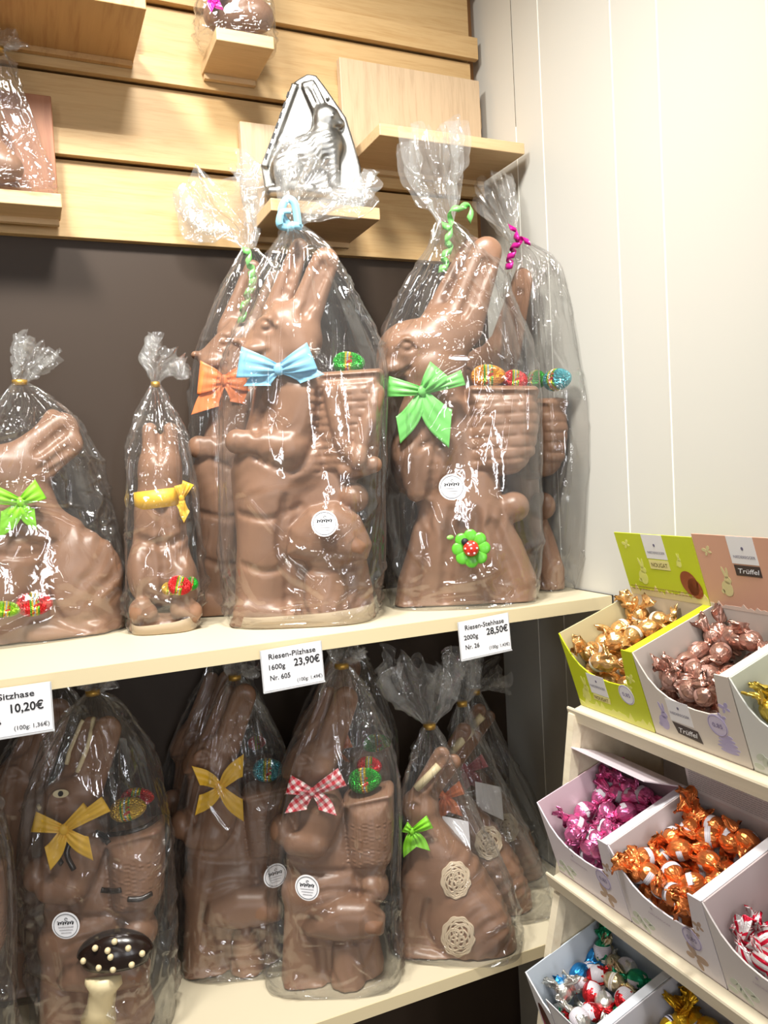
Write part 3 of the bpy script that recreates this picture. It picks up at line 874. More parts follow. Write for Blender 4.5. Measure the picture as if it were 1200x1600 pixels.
def sticker(fr, root, px, py, rpx, t, tilt=0.0, yaw=0.0):
    """Round white confectioner's sticker with a script line and small print."""
    P = fr.world(px, py, t); N = -fr.n * math.cos(yaw) + fr.e * math.sin(yaw) + np.array([0, 0, tilt]); N /= np.linalg.norm(N)
    r = fr.m(rpx); d, ex, ey, N = disc_on(root, P, N, r, M_PAPER, 'round_sticker', 0.0005)
    mb = MB(); q = P + N * 0.0009
    ring = [q + (ex * math.cos(a) + ey * math.sin(a)) * r * 0.86 for a in np.linspace(0, 2 * math.pi, 49)]
    mb.tube(ring, r * 0.018, 4, False)
    scr = []
    for i in range(60):
        u = i / 59; scr.append(q + ex * r * (-0.6 + 1.2 * u + 0.07 * math.sin(u * 44)) + ey * r * (0.2 + (0.13 if i % 17 < 6 else 0.07) * math.sin(u * 44 + 1.2)))
    mb.tube(scr, r * 0.028, 4, False)
    mb.tube([q + ex * r * (0.05 + 0.1 * math.cos(a)) + ey * r * (0.48 + 0.09 * math.sin(a)) for a in np.linspace(0, 5, 14)], r * 0.02, 4, False)
    mb.build('script_print', M_INK, d)
    mb = MB(); rg = random.Random(int(px))
    for k, (yy, hw) in enumerate(((-0.12, 0.55), (-0.33, 0.46), (-0.54, 0.36))):
        x = -hw
        while x < hw:
            l = rg.uniform(0.03, 0.07); mb.tube([q + ex * r * x + ey * r * yy, q + ex * r * (x + l * 0.4) + ey * r * (yy + 0.05), q + ex * r * (x + l) + ey * r * yy], r * 0.014, 4, False); x += l + 0.012
    mb.build('small_print', M_GREYINK, d)
    return d


def piping(body, fr, root, pts, rpx, mat, name, dens=6):
    """A piped line of icing lying on the figure's surface along pixel points."""
    G = lerp_rows([(x, y) for x, y in pts], (len(pts) - 1) * dens + 1); P = []
    for g in G:
        p, n = body.hit(fr, g[0], g[1], fr.m(rpx) * 0.3)
        if p is not None: P.append(p)
    if len(P) < 2: return None
    return MB().tube(P, fr.m(rpx), 8).build(name, mat, root, True)


R_BLUE = plain('light_blue_satin', (0.22, 0.52, 0.75, 1), 0.42)
R_GREEN = plain('apple_green_satin', (0.17, 0.56, 0.13, 1), 0.42)
R_LIME = plain('lime_green_satin', (0.22, 0.60, 0.03, 1), 0.42)
R_ORANGE = plain('orange_satin', (0.85, 0.22, 0.06, 1), 0.45)
R_YELLOW = plain('yellow_satin', (0.80, 0.47, 0.03, 1), 0.45)
R_PINK = plain('rose_satin', (0.55, 0.14, 0.16, 1), 0.45)
R_MAGENTA = plain('magenta_curling_ribbon', (0.62, 0.02, 0.30, 1), 0.2, 0.25)
R_CURLG = plain('green_curling_ribbon', (0.22, 0.62, 0.17, 1), 0.22, 0.15)
R_CURLB = plain('blue_curling_ribbon', (0.28, 0.58, 0.75, 1), 0.25, 0.1)
R_GING = gingham()

# ------------------------------------------------------------------ the chocolate hares
FR = {}


def hare(name, key, label, ox, oy, phi, zb, cat='chocolate hare', group=None):
    fr = Frame(ox, oy, phi, zb + 0.0006); FR[key] = fr
    return thing(name, label, cat, tuple(fr.O), fr.phi, group), fr


# giant hare with mushroom (blue bow)
b1, f1 = hare('wrapped_chocolate_hare', 'B1', 'giant wrapped milk chocolate hare with light blue bow and one green egg', -0.545, -0.245, -27, ZU)
F = Field(f1, (335, 355, 612, 992), 0.10)
F.poly([(410, 590), (394, 640), (380, 690), (362, 735), (366, 790), (376, 850), (373, 915), (366, 992), (586, 992), (584, 930), (570, 860), (556, 800), (556, 740), (520, 660), (496, 600), (470, 575), (425, 572)], 0.044, 0.040)
F.cap((394, 541, 20), (446, 514, 42), 0, 0.9).ell((464, 532), 40, 36, 0.044).cap((440, 560, 40), (442, 620, 44), 0, 0.95)
F.cap((432, 492, 24), (468, 386, 14), 0.020, 0.55).cap((474, 498, 27), (508, 408, 21), -0.010, 0.55)
F.groove([(476, 490), (488, 450), (504, 412)], 7, None, 0.006).groove([(488, 478), (500, 446), (513, 418)], 3.5, None, 0.005).groove([(440, 470), (464, 400)], 5, None, 0.006)
F.ell((402, 548), 24, 15, 0.022, -0.016, 0.008).ell((468, 548), 26, 22, 0.020, -0.026, 0.010)
F.eye(416, 509, 11).groove([(368, 558), (384, 561), (402, 558), (418, 548)], 3.2, None, 0.005).ell((371, 535), 8, 7, 0.018, -0.004, 0.005)
F.ell((458, 610), 44, 40, 0.034, -0.026, 0.010)
F.ell((440, 722), 72, 50, 0.040, -0.028, 0.016)
F.cap((474, 618, 34), (450, 700, 32), -0.040, 0.75, 0.006).cap((450, 702, 29), (386, 690, 18), -0.054, 0.8, 0.006).ell((370, 690), 18, 19, 0.020, -0.052, 0.006)
F.groove([(500, 606), (492, 690), (456, 738), (392, 712)], 4.0, None, 0.006).groove([(420, 612), (402, 660), (400, 676)], 3.5, None, 0.008)
F.poly([(494, 592), (598, 586), (598, 650), (592, 712), (578, 742), (545, 754), (505, 738), (492, 660)], 0.055, 0.036, 0, 0.005)
F.cap((506, 592, 9), (592, 586, 9), 0, 4.6, 0.006)
F.weave([(492, 600), (604, 600), (604, 745), (492, 745)], 0.0026, 0.013, 0.036, 'brick')
F.ridge([(518, 612), (528, 660), (540, 700), (566, 726)], 12, 0.004).ridge([(590, 612), (580, 650), (566, 690), (560, 724)], 11, 0.004)
F.cap((540, 736, 12), (584, 726, 13), -0.048, 0.8, 0.005)
F.ell((553, 778), 23, 23, 0.028, -0.030, 0.006)
F.cap((424, 770, 50), (410, 930, 40), -0.022, 0.9, 0.014).cap((388, 958, 24), (444, 966, 20), -0.052, 0.8, 0.008)
F.groove([(366, 800), (420, 812), (470, 790)], 3, None, 0.008).groove([(372, 880), (412, 894), (448, 886)], 3, None, 0.008)
F.poly([(446, 868), (454, 824), (484, 794), (524, 784), (562, 806), (582, 850), (574, 874), (510, 884)], 0.034, 0.032, -0.050, 0.004)
F.cap((506, 886, 28), (512, 980, 38), -0.046, 0.9, 0.005)
F.groove([(447, 778), (438, 850), (452, 900), (448, 985)], 6, None, 0.008).groove([(450, 878), (480, 888), (514, 892), (574, 880)], 5, None, 0.005)
F.cap((378, 978, 18), (578, 978, 18), -0.01, 2.8, 0.012)
F.fur([(455, 895), (590, 895), (590, 985), (455, 985)], 0.0018, 2, 80).fur([(395, 420), (515, 420), (515, 480), (395, 480)], 0.0008, 5, 70).fur([(370, 640), (500, 640), (500, 780), (370, 780)], 0.0007, 8, 40)
BODY1 = Body(F); BODY1.link(b1)
bow(f1, b1, (436, 577), [(373, 566, 24), (488, 556, 22)], [(402, 603, 17, 4), (488, 592, 16, -5)], R_BLUE, -0.062, 9)
foil_egg(f1, b1, 545, 567, 25, 17, 'green', -0.012, 0.05)
bag(f1, b1, [(981, 366, 590), (955, 356, 598), (900, 350, 604), (800, 348, 606), (700, 346, 608), (600, 348, 607), (540, 358, 594), (480, 382, 565), (430, 405, 540), (388, 430, 512)],
    (458, 352, 13), [(464, 332, 24), (482, 300, 48), (500, 274, 66), (512, 252, 70)], 0.097, 11)
sticker(f1, b1, 507, 818, 19, -0.103, 0.15, 0.1)
mb = MB(); ribbon_strip(mb, f1, [(456, 358, -0.02, 6), (440, 335, -0.028, 6), (447, 312, -0.03, 6), (460, 318, -0.028, 6), (466, 352, -0.022, 6)], 12)
ribbon_strip(mb, f1, [(458, 356, -0.018, 5), (438, 352, -0.03, 6), (440, 332, -0.034, 5), (455, 330, -0.03, 4)], 12)
ribbon_strip(mb, f1, [(446, 360, -0.018, 5), (458, 352, -0.026, 6), (472, 356, -0.018, 5)], 8)
soft(mb.build('curling_ribbon', R_CURLB, b1, True))

# same mould behind it (orange bow)
def card_base(fr, root, xl, xr, py, half, hgt):
    a, b = fr.loc(xl, py), fr.loc(xr, py); c, w = (a[0] + b[0]) / 2, (b[0] - a[0]) / 2; mb = MB(); n = 48; V = []
    for z in (0.0008, hgt):
        for i in range(n):
            t = 2 * math.pi * i / n; V.append(fr.to_world([c + w * np.sign(math.cos(t)) * abs(math.cos(t)) ** 0.62, half * np.sign(math.sin(t)) * abs(math.sin(t)) ** 0.62, z + (0.004 * math.cos(2 * t + 1) if z > 0.01 else 0)])[0])
    mb.add(V, [(i, (i + 1) % n, n + (i + 1) % n, n + i) for i in range(n)] + [list(range(n))[::-1]])
    return mb.build('card_base', plain('pale_card_base', c8(186, 168, 146), 0.6), root, True)


card_base(f1, b1, 372, 586, 968, 0.088, 0.024)
r1, g1 = hare('wrapped_chocolate_hare', 'R1', 'giant wrapped chocolate hare with orange bow, behind the blue bow hare', -0.586, -0.088, -20, ZU)
BODY1.link(r1); r1.scale = (1, 0.70, 1)
bow(g1, r1, (348, 592), [(308, 588, 26), (384, 588, 22)], [(318, 640, 18, 4), (380, 630, 18, -4)], R_ORANGE, -0.052, 8)
bag(g1, r1, [(958, 316, 470), (900, 306, 500), (800, 300, 520), (700, 296, 522), (600, 297, 515), (540, 308, 495), (470, 335, 465), (425, 358, 440)],
    (390, 388, 10), [(378, 352, 30), (356, 325, 56), (342, 300, 66), (332, 280, 62)], 0.092, 23)
curl(g1, r1, [(384, 386), (392, 420), (394, 440), (384, 465), (376, 500)], 6, 5.5, 6, R_CURLG, -0.035)

# giant standing hare (green bow)
b2, f2 = hare('wrapped_chocolate_hare', 'B2', 'giant wrapped milk chocolate hare with green bow and ladybird flower', -0.255, -0.275, -29, ZU)
F = Field(f2, (580, 360, 850, 965), 0.10)
F.ell((652, 545), 62, 46, 0.052).cap((613, 567, 25), (650, 560, 36), 0, 0.9).ell((668, 576), 46, 34, 0.046).cap((694, 520, 40), (680, 600, 46), 0, 0.9)
F.cap((684, 505, 28), (738, 388, 18), 0.020, 0.55).cap((720, 512, 34), (760, 394, 24), -0.012, 0.5)
F.groove([(724, 490), (740, 450), (758, 408)], 7, None, 0.006).groove([(742, 476), (754, 440), (768, 410)], 4, None, 0.005).groove([(690, 480), (728, 404)], 5, None, 0.006)
F.ell((616, 577), 24, 15, 0.024, -0.022, 0.008).ell((676, 574), 30, 24, 0.022, -0.034, 0.010)
F.eye(636, 541, 11).groove([(590, 586), (606, 590), (624, 586), (640, 576)], 3.2, None, 0.005)
F.poly([(640, 600), (624, 640), (614, 690), (613, 735), (624, 768), (648, 780), (656, 805), (640, 850), (622, 905), (614, 968), (838, 968), (838, 900), (815, 845), (788, 795), (778, 740), (742, 640), (712, 600)], 0.044, 0.040)
F.ell((664, 716), 52, 64, 0.044, -0.024, 0.014)
F.cap((680, 642, 30), (642, 712, 29), -0.042, 0.75, 0.006).cap((642, 716, 27), (650, 768, 16), -0.050, 0.8, 0.006)
F.groove([(706, 622), (682, 712), (672, 774)], 5, None, 0.007).groove([(644, 640), (622, 690)], 3, None, 0.006).groove([(660, 700), (676, 690)], 3, None, 0.006)
F.poly([(728, 612), (836, 612), (842, 660), (834, 710), (812, 738), (772, 746), (734, 740)], 0.055, 0.036, 0, 0.005)
F.cap((738, 612, 9), (832, 613, 9), 0, 4.6, 0.006)
F.weave([(730, 620), (846, 620), (846, 742), (730, 742)], 0.0030, 0.0205, 0.046, 'brick')
F.ell((802, 792), 25, 24, 0.030, -0.008, 0.006)
F.ell((720, 850), 74, 90, 0.040, -0.022, 0.02)
for pts in ([(668, 796), (652, 870), (640, 945)], [(706, 800), (700, 870), (694, 950)], [(742, 800), (752, 870), (762, 950)], [(772, 820), (796, 880), (814, 945)]):
    F.groove(pts, 6, None, 0.014)
F.cap((632, 954, 14), (826, 954, 14), 0, 4.0, 0.012)
F.fur([(640, 775), (800, 775), (800, 860), (640, 860)], 0.0014, 1, 75).fur([(615, 640), (700, 640), (700, 780), (615, 780)], 0.0010, 4, 65)
BODY2 = Body(F); BODY2.link(b2)
bow(f2, b2, (660, 611), [(688, 578, 20), (606, 604, 16), (724, 590, 12)], [(622, 672, 17, -5), (704, 670, 24, 5)], R_GREEN, -0.072, 8)
foil_egg(f2, b2, 763, 588, 27, 18, 'orange', -0.020, 0.03); foil_egg(f2, b2, 805, 594, 20, 16, 'red', 0.008, 0.1)
bag(f2, b2, [(951, 612, 838), (900, 603, 845), (800, 596, 846), (700, 592, 846), (600, 588, 842), (530, 595, 826), (470, 618, 802), (420, 648, 780), (385, 672, 745)],
    (697, 348, 12), [(692, 318, 22), (684, 285, 33), (677, 248, 42), (672, 205, 40)], 0.092, 37)
sticker(f2, b2, 706, 761, 19, -0.098, 0.05, 0.05)
curl(f2, b2, [(698, 350), (702, 375), (697, 400), (692, 422)], 7, 6, 3, R_CURLG, -0.03)
curl(f2, b2, [(700, 350), (712, 328), (726, 322), (738, 342)], 7, 6, 2, R_CURLG, -0.03)
# ladybird flower
P = f2.world(736, 857, -0.096); N = -f2.n + np.array([0, 0, 0.1]); N /= np.linalg.norm(N); ey = np.array([0, 0, 1.0]) - N * N[2]; ey /= np.linalg.norm(ey); ex = np.cross(ey, N)
rr = f2.m(28); mb = MB()
for i in range(8):
    a = 2 * math.pi * i / 8; c = P + (ex * math.cos(a) + ey * math.sin(a)) * rr * 0.66
    mb.ball(c, rr * 0.36, 14, 8)
for i, v in enumerate(mb.v):
    v = np.array(v); d = (v - P) @ N; mb.v[i] = tuple(v - N * d * 0.72)
fl = mb.build('flower_decoration', plain('green_sugar', (0.10, 0.42, 0.03, 1), 0.3), b2, True)
q = P + N * rr * 0.15; mb = MB(); mb.ball(q, rr * 0.42); o = mb.build('ladybird', plain('red_sugar', (0.62, 0.03, 0.02, 1), 0.3), fl, True)
mb = MB()
for a, k in [(i * 1.05, 0.30) for i in range(6)] + [(0.5, 0.0)]:
    u = ex * math.cos(a) * k * rr + ey * math.sin(a) * k * rr; w_ = q + u + N * math.sqrt(max(0, (0.42 * rr) ** 2 - (k * rr) ** 2)); mb.ball(w_, rr * 0.055, 8, 6)
mb.build('white_dots', M_PAPER, fl, True)
mb = MB(); mb.ball(q + (ex * -0.30 + ey * 0.36) * rr + N * rr * 0.02, rr * 0.2, 10, 8); mb.build('ladybird_head', M_INK, fl, True)
mb = MB(); c = P + (-ex * 1.05 + ey * 0.62) * rr; mb.ball(c, (rr * 0.22, rr * 0.1, rr * 0.13), 10, 8); mb.build('leaf_tip', plain('pale_green_sugar', (0.25, 0.6, 0.12, 1), 0.3), fl, True)

# same mould behind, against the white wall (magenta curl)
r2, g2 = hare('wrapped_chocolate_hare', 'R2', 'giant wrapped chocolate hare with magenta curl, against the white wall', -0.061, -0.152, -80, ZU)
BODY2.link(r2).scale = (1.0, 0.66, 0.96)
foil_egg(g2, r2, 839, 593, 15, 14, 'green', -0.012, 0.1); foil_egg(g2, r2, 871, 593, 24, 16, 'blue', -0.012, -0.05)
bag(g2, r2, [(915, 800, 886), (870, 792, 896), (800, 786, 904), (700, 784, 908), (620, 786, 905), (560, 790, 895), (490, 795, 882), (430, 800, 868), (400, 802, 850)],
    (802, 374, 9), [(794, 352, 16), (782, 326, 26), (772, 304, 32), (766, 288, 30)], 0.056, 41)
curl(g2, r2, [(800, 352), (806, 368), (814, 374), (826, 378)], 5, 5, 2, R_MAGENTA, -0.03)
curl(g2, r2, [(812, 374), (800, 395), (795, 418)], 6, 5, 3, R_MAGENTA, -0.03)

# sitting hare, cut by the left edge
e1, fe = hare('wrapped_chocolate_hare', 'E', 'broad wrapped sitting chocolate hare with lime bow, at the left edge of upper shelf', -1.0, -0.085, 2, ZU)
F = Field(fe, (-125, 630, 206, 1020), 0.08)
F.poly([(-110, 1020), (-112, 900), (-80, 840), (-20, 800), (40, 775), (80, 790), (118, 808), (152, 838), (178, 885), (193, 935), (196, 1020)], 0.046, 0.042)
F.ell((18, 735), 58, 42, 0.042).cap((-30, 752, 24), (10, 742, 36), 0, 0.85).cap((30, 755, 44), (40, 830, 60), 0, 0.8)
F.cap((50, 708, 30), (98, 668, 24), -0.012, 0.55).cap((70, 722, 24), (112, 694, 18), -0.022, 0.6).cap((70, 680, 18), (82, 652, 13), 0.005, 0.8)
F.groove([(56, 708), (78, 690), (100, 672)], 6, None, 0.006).groove([(62, 734), (84, 718), (108, 700)], 4, None, 0.005).groove([(70, 742), (100, 724)], 3, None, 0.005)
F.ell((126, 906), 66, 78, 0.032, -0.032, 0.006).cap((20, 880, 40), (0, 960, 34), -0.030, 0.8).cap((60, 990, 20), (150, 990, 22), -0.044, 0.8, 0.006)
F.groove([(84, 846), (66, 905), (92, 966), (140, 984)], 5, None, 0.008).groove([(-60, 860), (20, 868), (70, 858)], 4, None, 0.008).groove([(14, 830), (60, 850), (84, 846)], 3, None, 0.006)
F.cap((-110, 1008, 15), (190, 1008, 15), 0, 3.2, 0.012)
F.fur([(110, 800), (200, 800), (200, 980), (110, 980)], 0.0020, 2, 50, 80).fur([(-60, 835), (70, 835), (70, 890), (-60, 890)], 0.0014, 4, 10)
BE = Body(F); BE.link(e1)
bow(fe, e1, (32, 784), [(64, 764, 17), (-20, 770, 16)], [(56, 812, 14, 4), (0, 820, 17, -4)], R_LIME, -0.062, 7)
foil_egg(fe, e1, 54, 944, 26, 18, 'red', -0.062, 0.0); foil_egg(fe, e1, 10, 952, 20, 12, 'lime', -0.070, 0.15)
bag(fe, e1, [(1011, -112, 198), (940, -118, 201), (838, -106, 188), (760, -80, 164), (716, -62, 150), (662, -32, 122), (632, -6, 94)],
    (31, 598, 9), [(38, 580, 14), (52, 556, 25), (62, 540, 30)], 0.078, 53, M_TIE, crease=1.2)

# narrow hare seen end on (yellow band)
n1, fn = hare('wrapped_chocolate_hare', 'F', 'slim small wrapped chocolate hare with yellow band and side bow', -0.787, -0.150, -14, ZU)
F = Field(fn, (190, 640, 325, 995), 0.07)
F.cap((252, 900, 48), (250, 790, 36), 0, 0.85).ell((250, 735), 34, 34, 0.036).cap((250, 760, 32), (250, 800, 36), 0, 0.9)
F.cap((239, 715, 17), (234, 672, 12), 0, 0.8).cap((263, 715, 17), (266, 672, 12), 0, 0.8)
F.groove([(250, 720), (251, 690), (250, 672)], 4, None, 0.006)
F.ell((222, 895), 22, 48, 0.045, -0.008, 0.006).ell((284, 910), 26, 50, 0.045, -0.008, 0.006).cap((286, 950, 20), (300, 955, 16), -0.042, 0.8, 0.006).cap((222, 954, 20), (230, 958, 16), -0.042, 0.8, 0.006)
F.poly([(205, 955), (312, 955), (314, 998), (203, 998)], 0.054, 0.04)
F.groove([(252, 790), (256, 860), (258, 930)], 5, None, 0.010).groove([(214, 842), (252, 850), (292, 840)], 4, None, 0.010).groove([(270, 850), (286, 880)], 3, None, 0.008)
F.fur([(205, 820), (305, 820), (305, 890), (205, 890)], 0.0012, 3, 60)
BF = Body(F); BF.link(n1)
mb = MB(); n_ = 40; zc = fn.loc(244, 779); rx, ry = fn.m(38), 0.039
V = []
for i in range(n_):
    a = 2 * math.pi * i / n_
    for dz in (-fn.m(14), fn.m(14)):
        V.append(fn.to_world([fn.loc(249, 779)[0] + rx * math.cos(a), ry * math.sin(a), zc[1] + dz + 0.003 * math.cos(a)])[0])
mb.add(V, [(2 * i, 2 * ((i + 1) % n_), 2 * ((i + 1) % n_) + 1, 2 * i + 1) for i in range(n_)])
soft(mb.build('neck_band', R_YELLOW, n1, True))
bow(fn, n1, (284, 778), [(294, 754, 9), (279, 758, 7)], [(292, 808, 8, 2), (280, 798, 7, -2)], R_YELLOW, -0.030, 5)
foil_egg(fn, n1, 281, 915, 18, 15, 'red', -0.060, 0.25); foil_egg(fn, n1, 300, 912, 10, 11, 'green', -0.042, 0.2); foil_egg(fn, n1, 266, 920, 13, 10, 'gold', -0.056, 0.2)
bag(fn, n1, [(987, 204, 314), (930, 196, 320), (838, 196, 314), (760, 196, 305), (690, 202, 290), (650, 217, 273)], (243, 601, 5.5), [(244, 588, 10), (250, 570, 24), (262, 556, 32), (268, 549, 32)], 0.074, 61, M_TIE)

card_base(fn, n1, 208, 311, 978, 0.068, 0.020)
# lower shelf: mushroom hares
c1, fc = hare('wrapped_chocolate_hare', 'G1', 'wrapped chocolate mushroom hare with red gingham bow, centre of lower shelf', -0.548, -0.290, -26, ZL)
F = Field(fc, (415, 1058, 625, 1560), 0.09)
F.ell((484, 1192), 38, 34, 0.042).cap((455, 1205, 15), (478, 1200, 28), 0, 0.9).cap((488, 1210, 36), (486, 1265, 40), 0, 0.9)
F.cap((486, 1170, 21), (513, 1086, 14), 0.014, 0.55).cap((510, 1176, 23), (540, 1092, 20), -0.010, 0.55)
F.groove([(512, 1164), (524, 1130), (540, 1100)], 6, None, 0.006).groove([(526, 1160), (536, 1132), (548, 1106)], 3, None, 0.005)
F.ell((458, 1211), 16, 11, 0.020, -0.014, 0.006).ell((500, 1206), 20, 18, 0.018, -0.026, 0.008)
F.eye(474, 1188, 8).groove([(444, 1217), (456, 1220), (470, 1216), (480, 1208)], 2.4, None, 0.004)
F.poly([(458, 1225), (454, 1270), (448, 1300), (448, 1340), (449, 1385), (454, 1430), (448, 1500), (444, 1565), (598, 1565), (600, 1500), (590, 1456), (594, 1420), (590, 1368), (560, 1340), (535, 1250), (518, 1218)], 0.036, 0.033)
F.ell((494, 1262), 34, 34, 0.026, -0.022, 0.008)
F.poly([(538, 1244), (615, 1230), (616, 1290), (612, 1338), (596, 1358), (545, 1354)], 0.046, 0.036, 0, 0.004)
F.cap((545, 1246, 7), (608, 1233, 7), 0, 4.8, 0.005).cap((546, 1350, 6), (598, 1352, 6), 0, 4.8, 0.005)
F.weave([(535, 1258), (620, 1258), (620, 1346), (535, 1346)], 0.0016, 0.007, 0.022, 'wave')
F.ell((441, 1296), 19, 23, 0.024, -0.030, 0.005).cap((508, 1266, 28), (490, 1312, 26), -0.036, 0.75, 0.005).cap((490, 1318, 23), (460, 1318, 18), -0.044, 0.8, 0.005)
F.groove([(536, 1258), (528, 1312), (496, 1346), (456, 1340)], 3.6, None, 0.005).groove([(466, 1260), (462, 1290)], 2.5, None, 0.005)
F.ell((500, 1390), 60, 36, 0.036, -0.018, 0.008).ell((582, 1384), 26, 26, 0.036, -0.016, 0.006)
F.groove([(450, 1352), (500, 1362), (560, 1362), (592, 1360)], 4, None, 0.006).groove([(556, 1366), (560, 1390), (554, 1408)], 3, None, 0.006)
F.cap((476, 1395, 30), (470, 1530, 30), -0.018, 0.9, 0.012).cap((460, 1546, 18), (504, 1550, 15), -0.042, 0.8, 0.007)
F.poly([(472, 1446), (484, 1420), (528, 1402), (576, 1404), (603, 1432), (600, 1456), (540, 1468), (480, 1458)], 0.030, 0.028, -0.046, 0.004)
F.cap((540, 1474, 20), (546, 1550, 28), -0.040, 0.9, 0.005)
F.groove([(474, 1462), (510, 1470), (545, 1472), (602, 1462)], 4.5, None, 0.005).groove([(498, 1470), (504, 1510), (500, 1550)], 5, None, 0.008).groove([(482, 1404), (520, 1392), (580, 1398)], 3.5, None, 0.006)
F.cap((454, 1556, 14), (590, 1556, 14), 0, 3.2, 0.012)
F.fur([(505, 1475), (602, 1475), (602, 1550), (505, 1550)], 0.0016, 2, 85)
BODYC = Body(F); BODYC.link(c1)
bow(fc, c1, (488, 1237), [(450, 1226, 15), (535, 1214, 15)], [(462, 1268, 14, 3), (512, 1270, 12, -4)], R_GING, -0.054, 6)
foil_egg(fc, c1, 570, 1219, 26, 19, 'green', -0.016, -0.1); foil_egg(fc, c1, 577, 1197, 20, 15, 'red', 0.016, 0.05)
bgC = bag(fc, c1, [(1550, 420, 630), (1500, 418, 630), (1400, 424, 627), (1300, 424, 630), (1220, 438, 624), (1150, 464, 604), (1100, 490, 582), (1065, 506, 562)],
          (534, 1040, 9), [(534, 1032, 16), (538, 1020, 26), (540, 1012, 28)], 0.082, 71, M_TIE)
sticker(fc, c1, 480, 1387, 19, -0.086, 0.05, -0.25)

c2, fy = hare('wrapped_chocolate_hare', 'Y1', 'wrapped chocolate mushroom hare with yellow cross bow, dim under the shelf', -0.698, -0.166, -20, ZL)
BODYC.link(c2)
bow(fy, c2, (345, 1231), [], [(306, 1212, 13, 3), (380, 1196, 14, -3), (308, 1258, 13, -3), (380, 1266, 14, 3)], R_YELLOW, -0.052, 6)
foil_egg(fy, c2, 419, 1203, 24, 18, 'blue', -0.006, 0.05)
bag(fy, c2, [(1516, 288, 478), (1450, 280, 482), (1350, 274, 474), (1250, 282, 458), (1180, 300, 442), (1120, 324, 414), (1085, 344, 394)],
    (367, 1058, 8), [(368, 1050, 16), (374, 1040, 26), (378, 1032, 28)], 0.076, 83, M_TIE)
sticker(fy, c2, 430, 1368, 18, -0.078, 0.0, 0.4)

c3, fm = hare('wrapped_chocolate_hare', 'M', 'wrapped chocolate hare with yellow bow, painted white eye and dark spotted mushroom', -0.938, -0.235, -20, ZL)
BODYC.link(c3)
bow(fm, c3, (100, 1296), [(52, 1284, 16), (140, 1266, 15), (166, 1256, 13)], [(74, 1342, 15, -3), (142, 1326, 15, 3)], R_YELLOW, -0.056, 8)
foil_egg(fm, c3, 200, 1264, 28, 18, 'gold', -0.022, -0.1); foil_egg(fm, c3, 215, 1246, 26, 15, 'red', 0.016, 0.05)
bag(fm, c3, [(1612, 62, 274), (1500, 50, 276), (1400, 38, 272), (1300, 34, 266), (1200, 52, 240), (1140, 80, 208), (1105, 108, 182)],
    (145, 1082, 9), [(146, 1074, 16), (148, 1062, 26), (150, 1054, 28)], 0.082, 97, M_TIE)
sticker(fm, c3, 103, 1446, 20, -0.086, 0.0, -0.05)
# painted and applied decoration: white ear lines, eye, dark lines, mushroom
for pts in ([(105, 1194), (118, 1150), (136, 1118)], [(146, 1122), (140, 1160), (122, 1206)]):
    piping(BODYC, fm, c3, pts, 3.6, M_WCHOC, 'white_icing_line')
p, nn = BODYC.hit(fm, 96, 1240)
if p is not None:
    d, _, _, _ = disc_on(c3, p + nn * 0.0015, nn, fm.m(6), M_WCHOC, 'painted_eye', 0.0012, 2.0); d2, _, _, _ = disc_on(c3, p + nn * 0.0030, nn, fm.m(4.0), M_DCHOC, 'pupil', 0.0008)
    d2.parent = d
piping(BODYC, fm, c3, [(57, 1246), (60, 1256), (64, 1264)], 3.5, M_WCHOC, 'white_icing_line')
for pts in ([(150, 1302), (160, 1306), (170, 1318)], [(170, 1306), (200, 1302), (230, 1292), (248, 1278)], [(110, 1316), (106, 1335), (116, 1358)], [(94, 1318), (90, 1334), (98, 1350)], [(158, 1390), (175, 1392), (190, 1390)], [(200, 1404), (218, 1404), (236, 1396)]):
    piping(BODYC, fm, c3, pts, 4.2, M_DCHOC, 'dark_icing_line')
mb = MB(); Pm = fm.world(180, 1486, -0.070); R = fm.m(56); Vv = []; nu, nv = 36, 12
for j in range(nv + 1):
    a = (math.pi * 0.62) * j / nv
    for i in range(nu):
        b = 2 * math.pi * i / nu; s_ = R * math.sin(a) * (0.92 if a > 1.57 else 1) * math.cos(b); t_ = 0.030 * math.sin(a) * math.sin(b); z_ = R * 0.62 * math.cos(a) - 0.004
        Vv.append(Pm + fm.e * s_ + fm.n * t_ + np.array([0, 0, z_]))
Ff = [(j * nu + i, j * nu + (i + 1) % nu, (j + 1) * nu + (i + 1) % nu, (j + 1) * nu + i) for j in range(nv) for i in range(nu)] + [[nv * nu + i for i in range(nu)]]
mb.add(Vv, Ff); mcap = mb.build('mushroom_cap', M_DCHOC, c3, True)
mb = MB()
for u, v in ((-0.72, 0.02), (-0.38, 0.36), (-0.30, -0.12), (0.02, 0.14), (0.12, 0.48), (0.06, -0.2), (0.46, 0.28), (0.52, -0.16), (0.78, 0.05), (-0.05, 0.3)):
    rr_ = math.sqrt(max(0.02, 1 - u * u - (v / 0.62 * 0.8) ** 2)); mb.ball(Pm + fm.e * u * R + np.array([0, 0, v * R]) - fm.n * 0.030 * rr_, (fm.m(4.6),) * 3, 10, 8)
mb.build('white_spots', M_WCHOC, mcap, True)
mb = MB(); mb.tube([fm.world(163, 1524, -0.070), fm.world(163, 1532, -0.072), fm.world(161, 1545, -0.070), fm.world(158, 1570, -0.068), fm.world(154, 1592, -0.066)], [fm.m(27), fm.m(28), fm.m(20), fm.m(20), fm.m(26)], 18)
mb.build('mushroom_stem', M_WCHOC, c3, True)

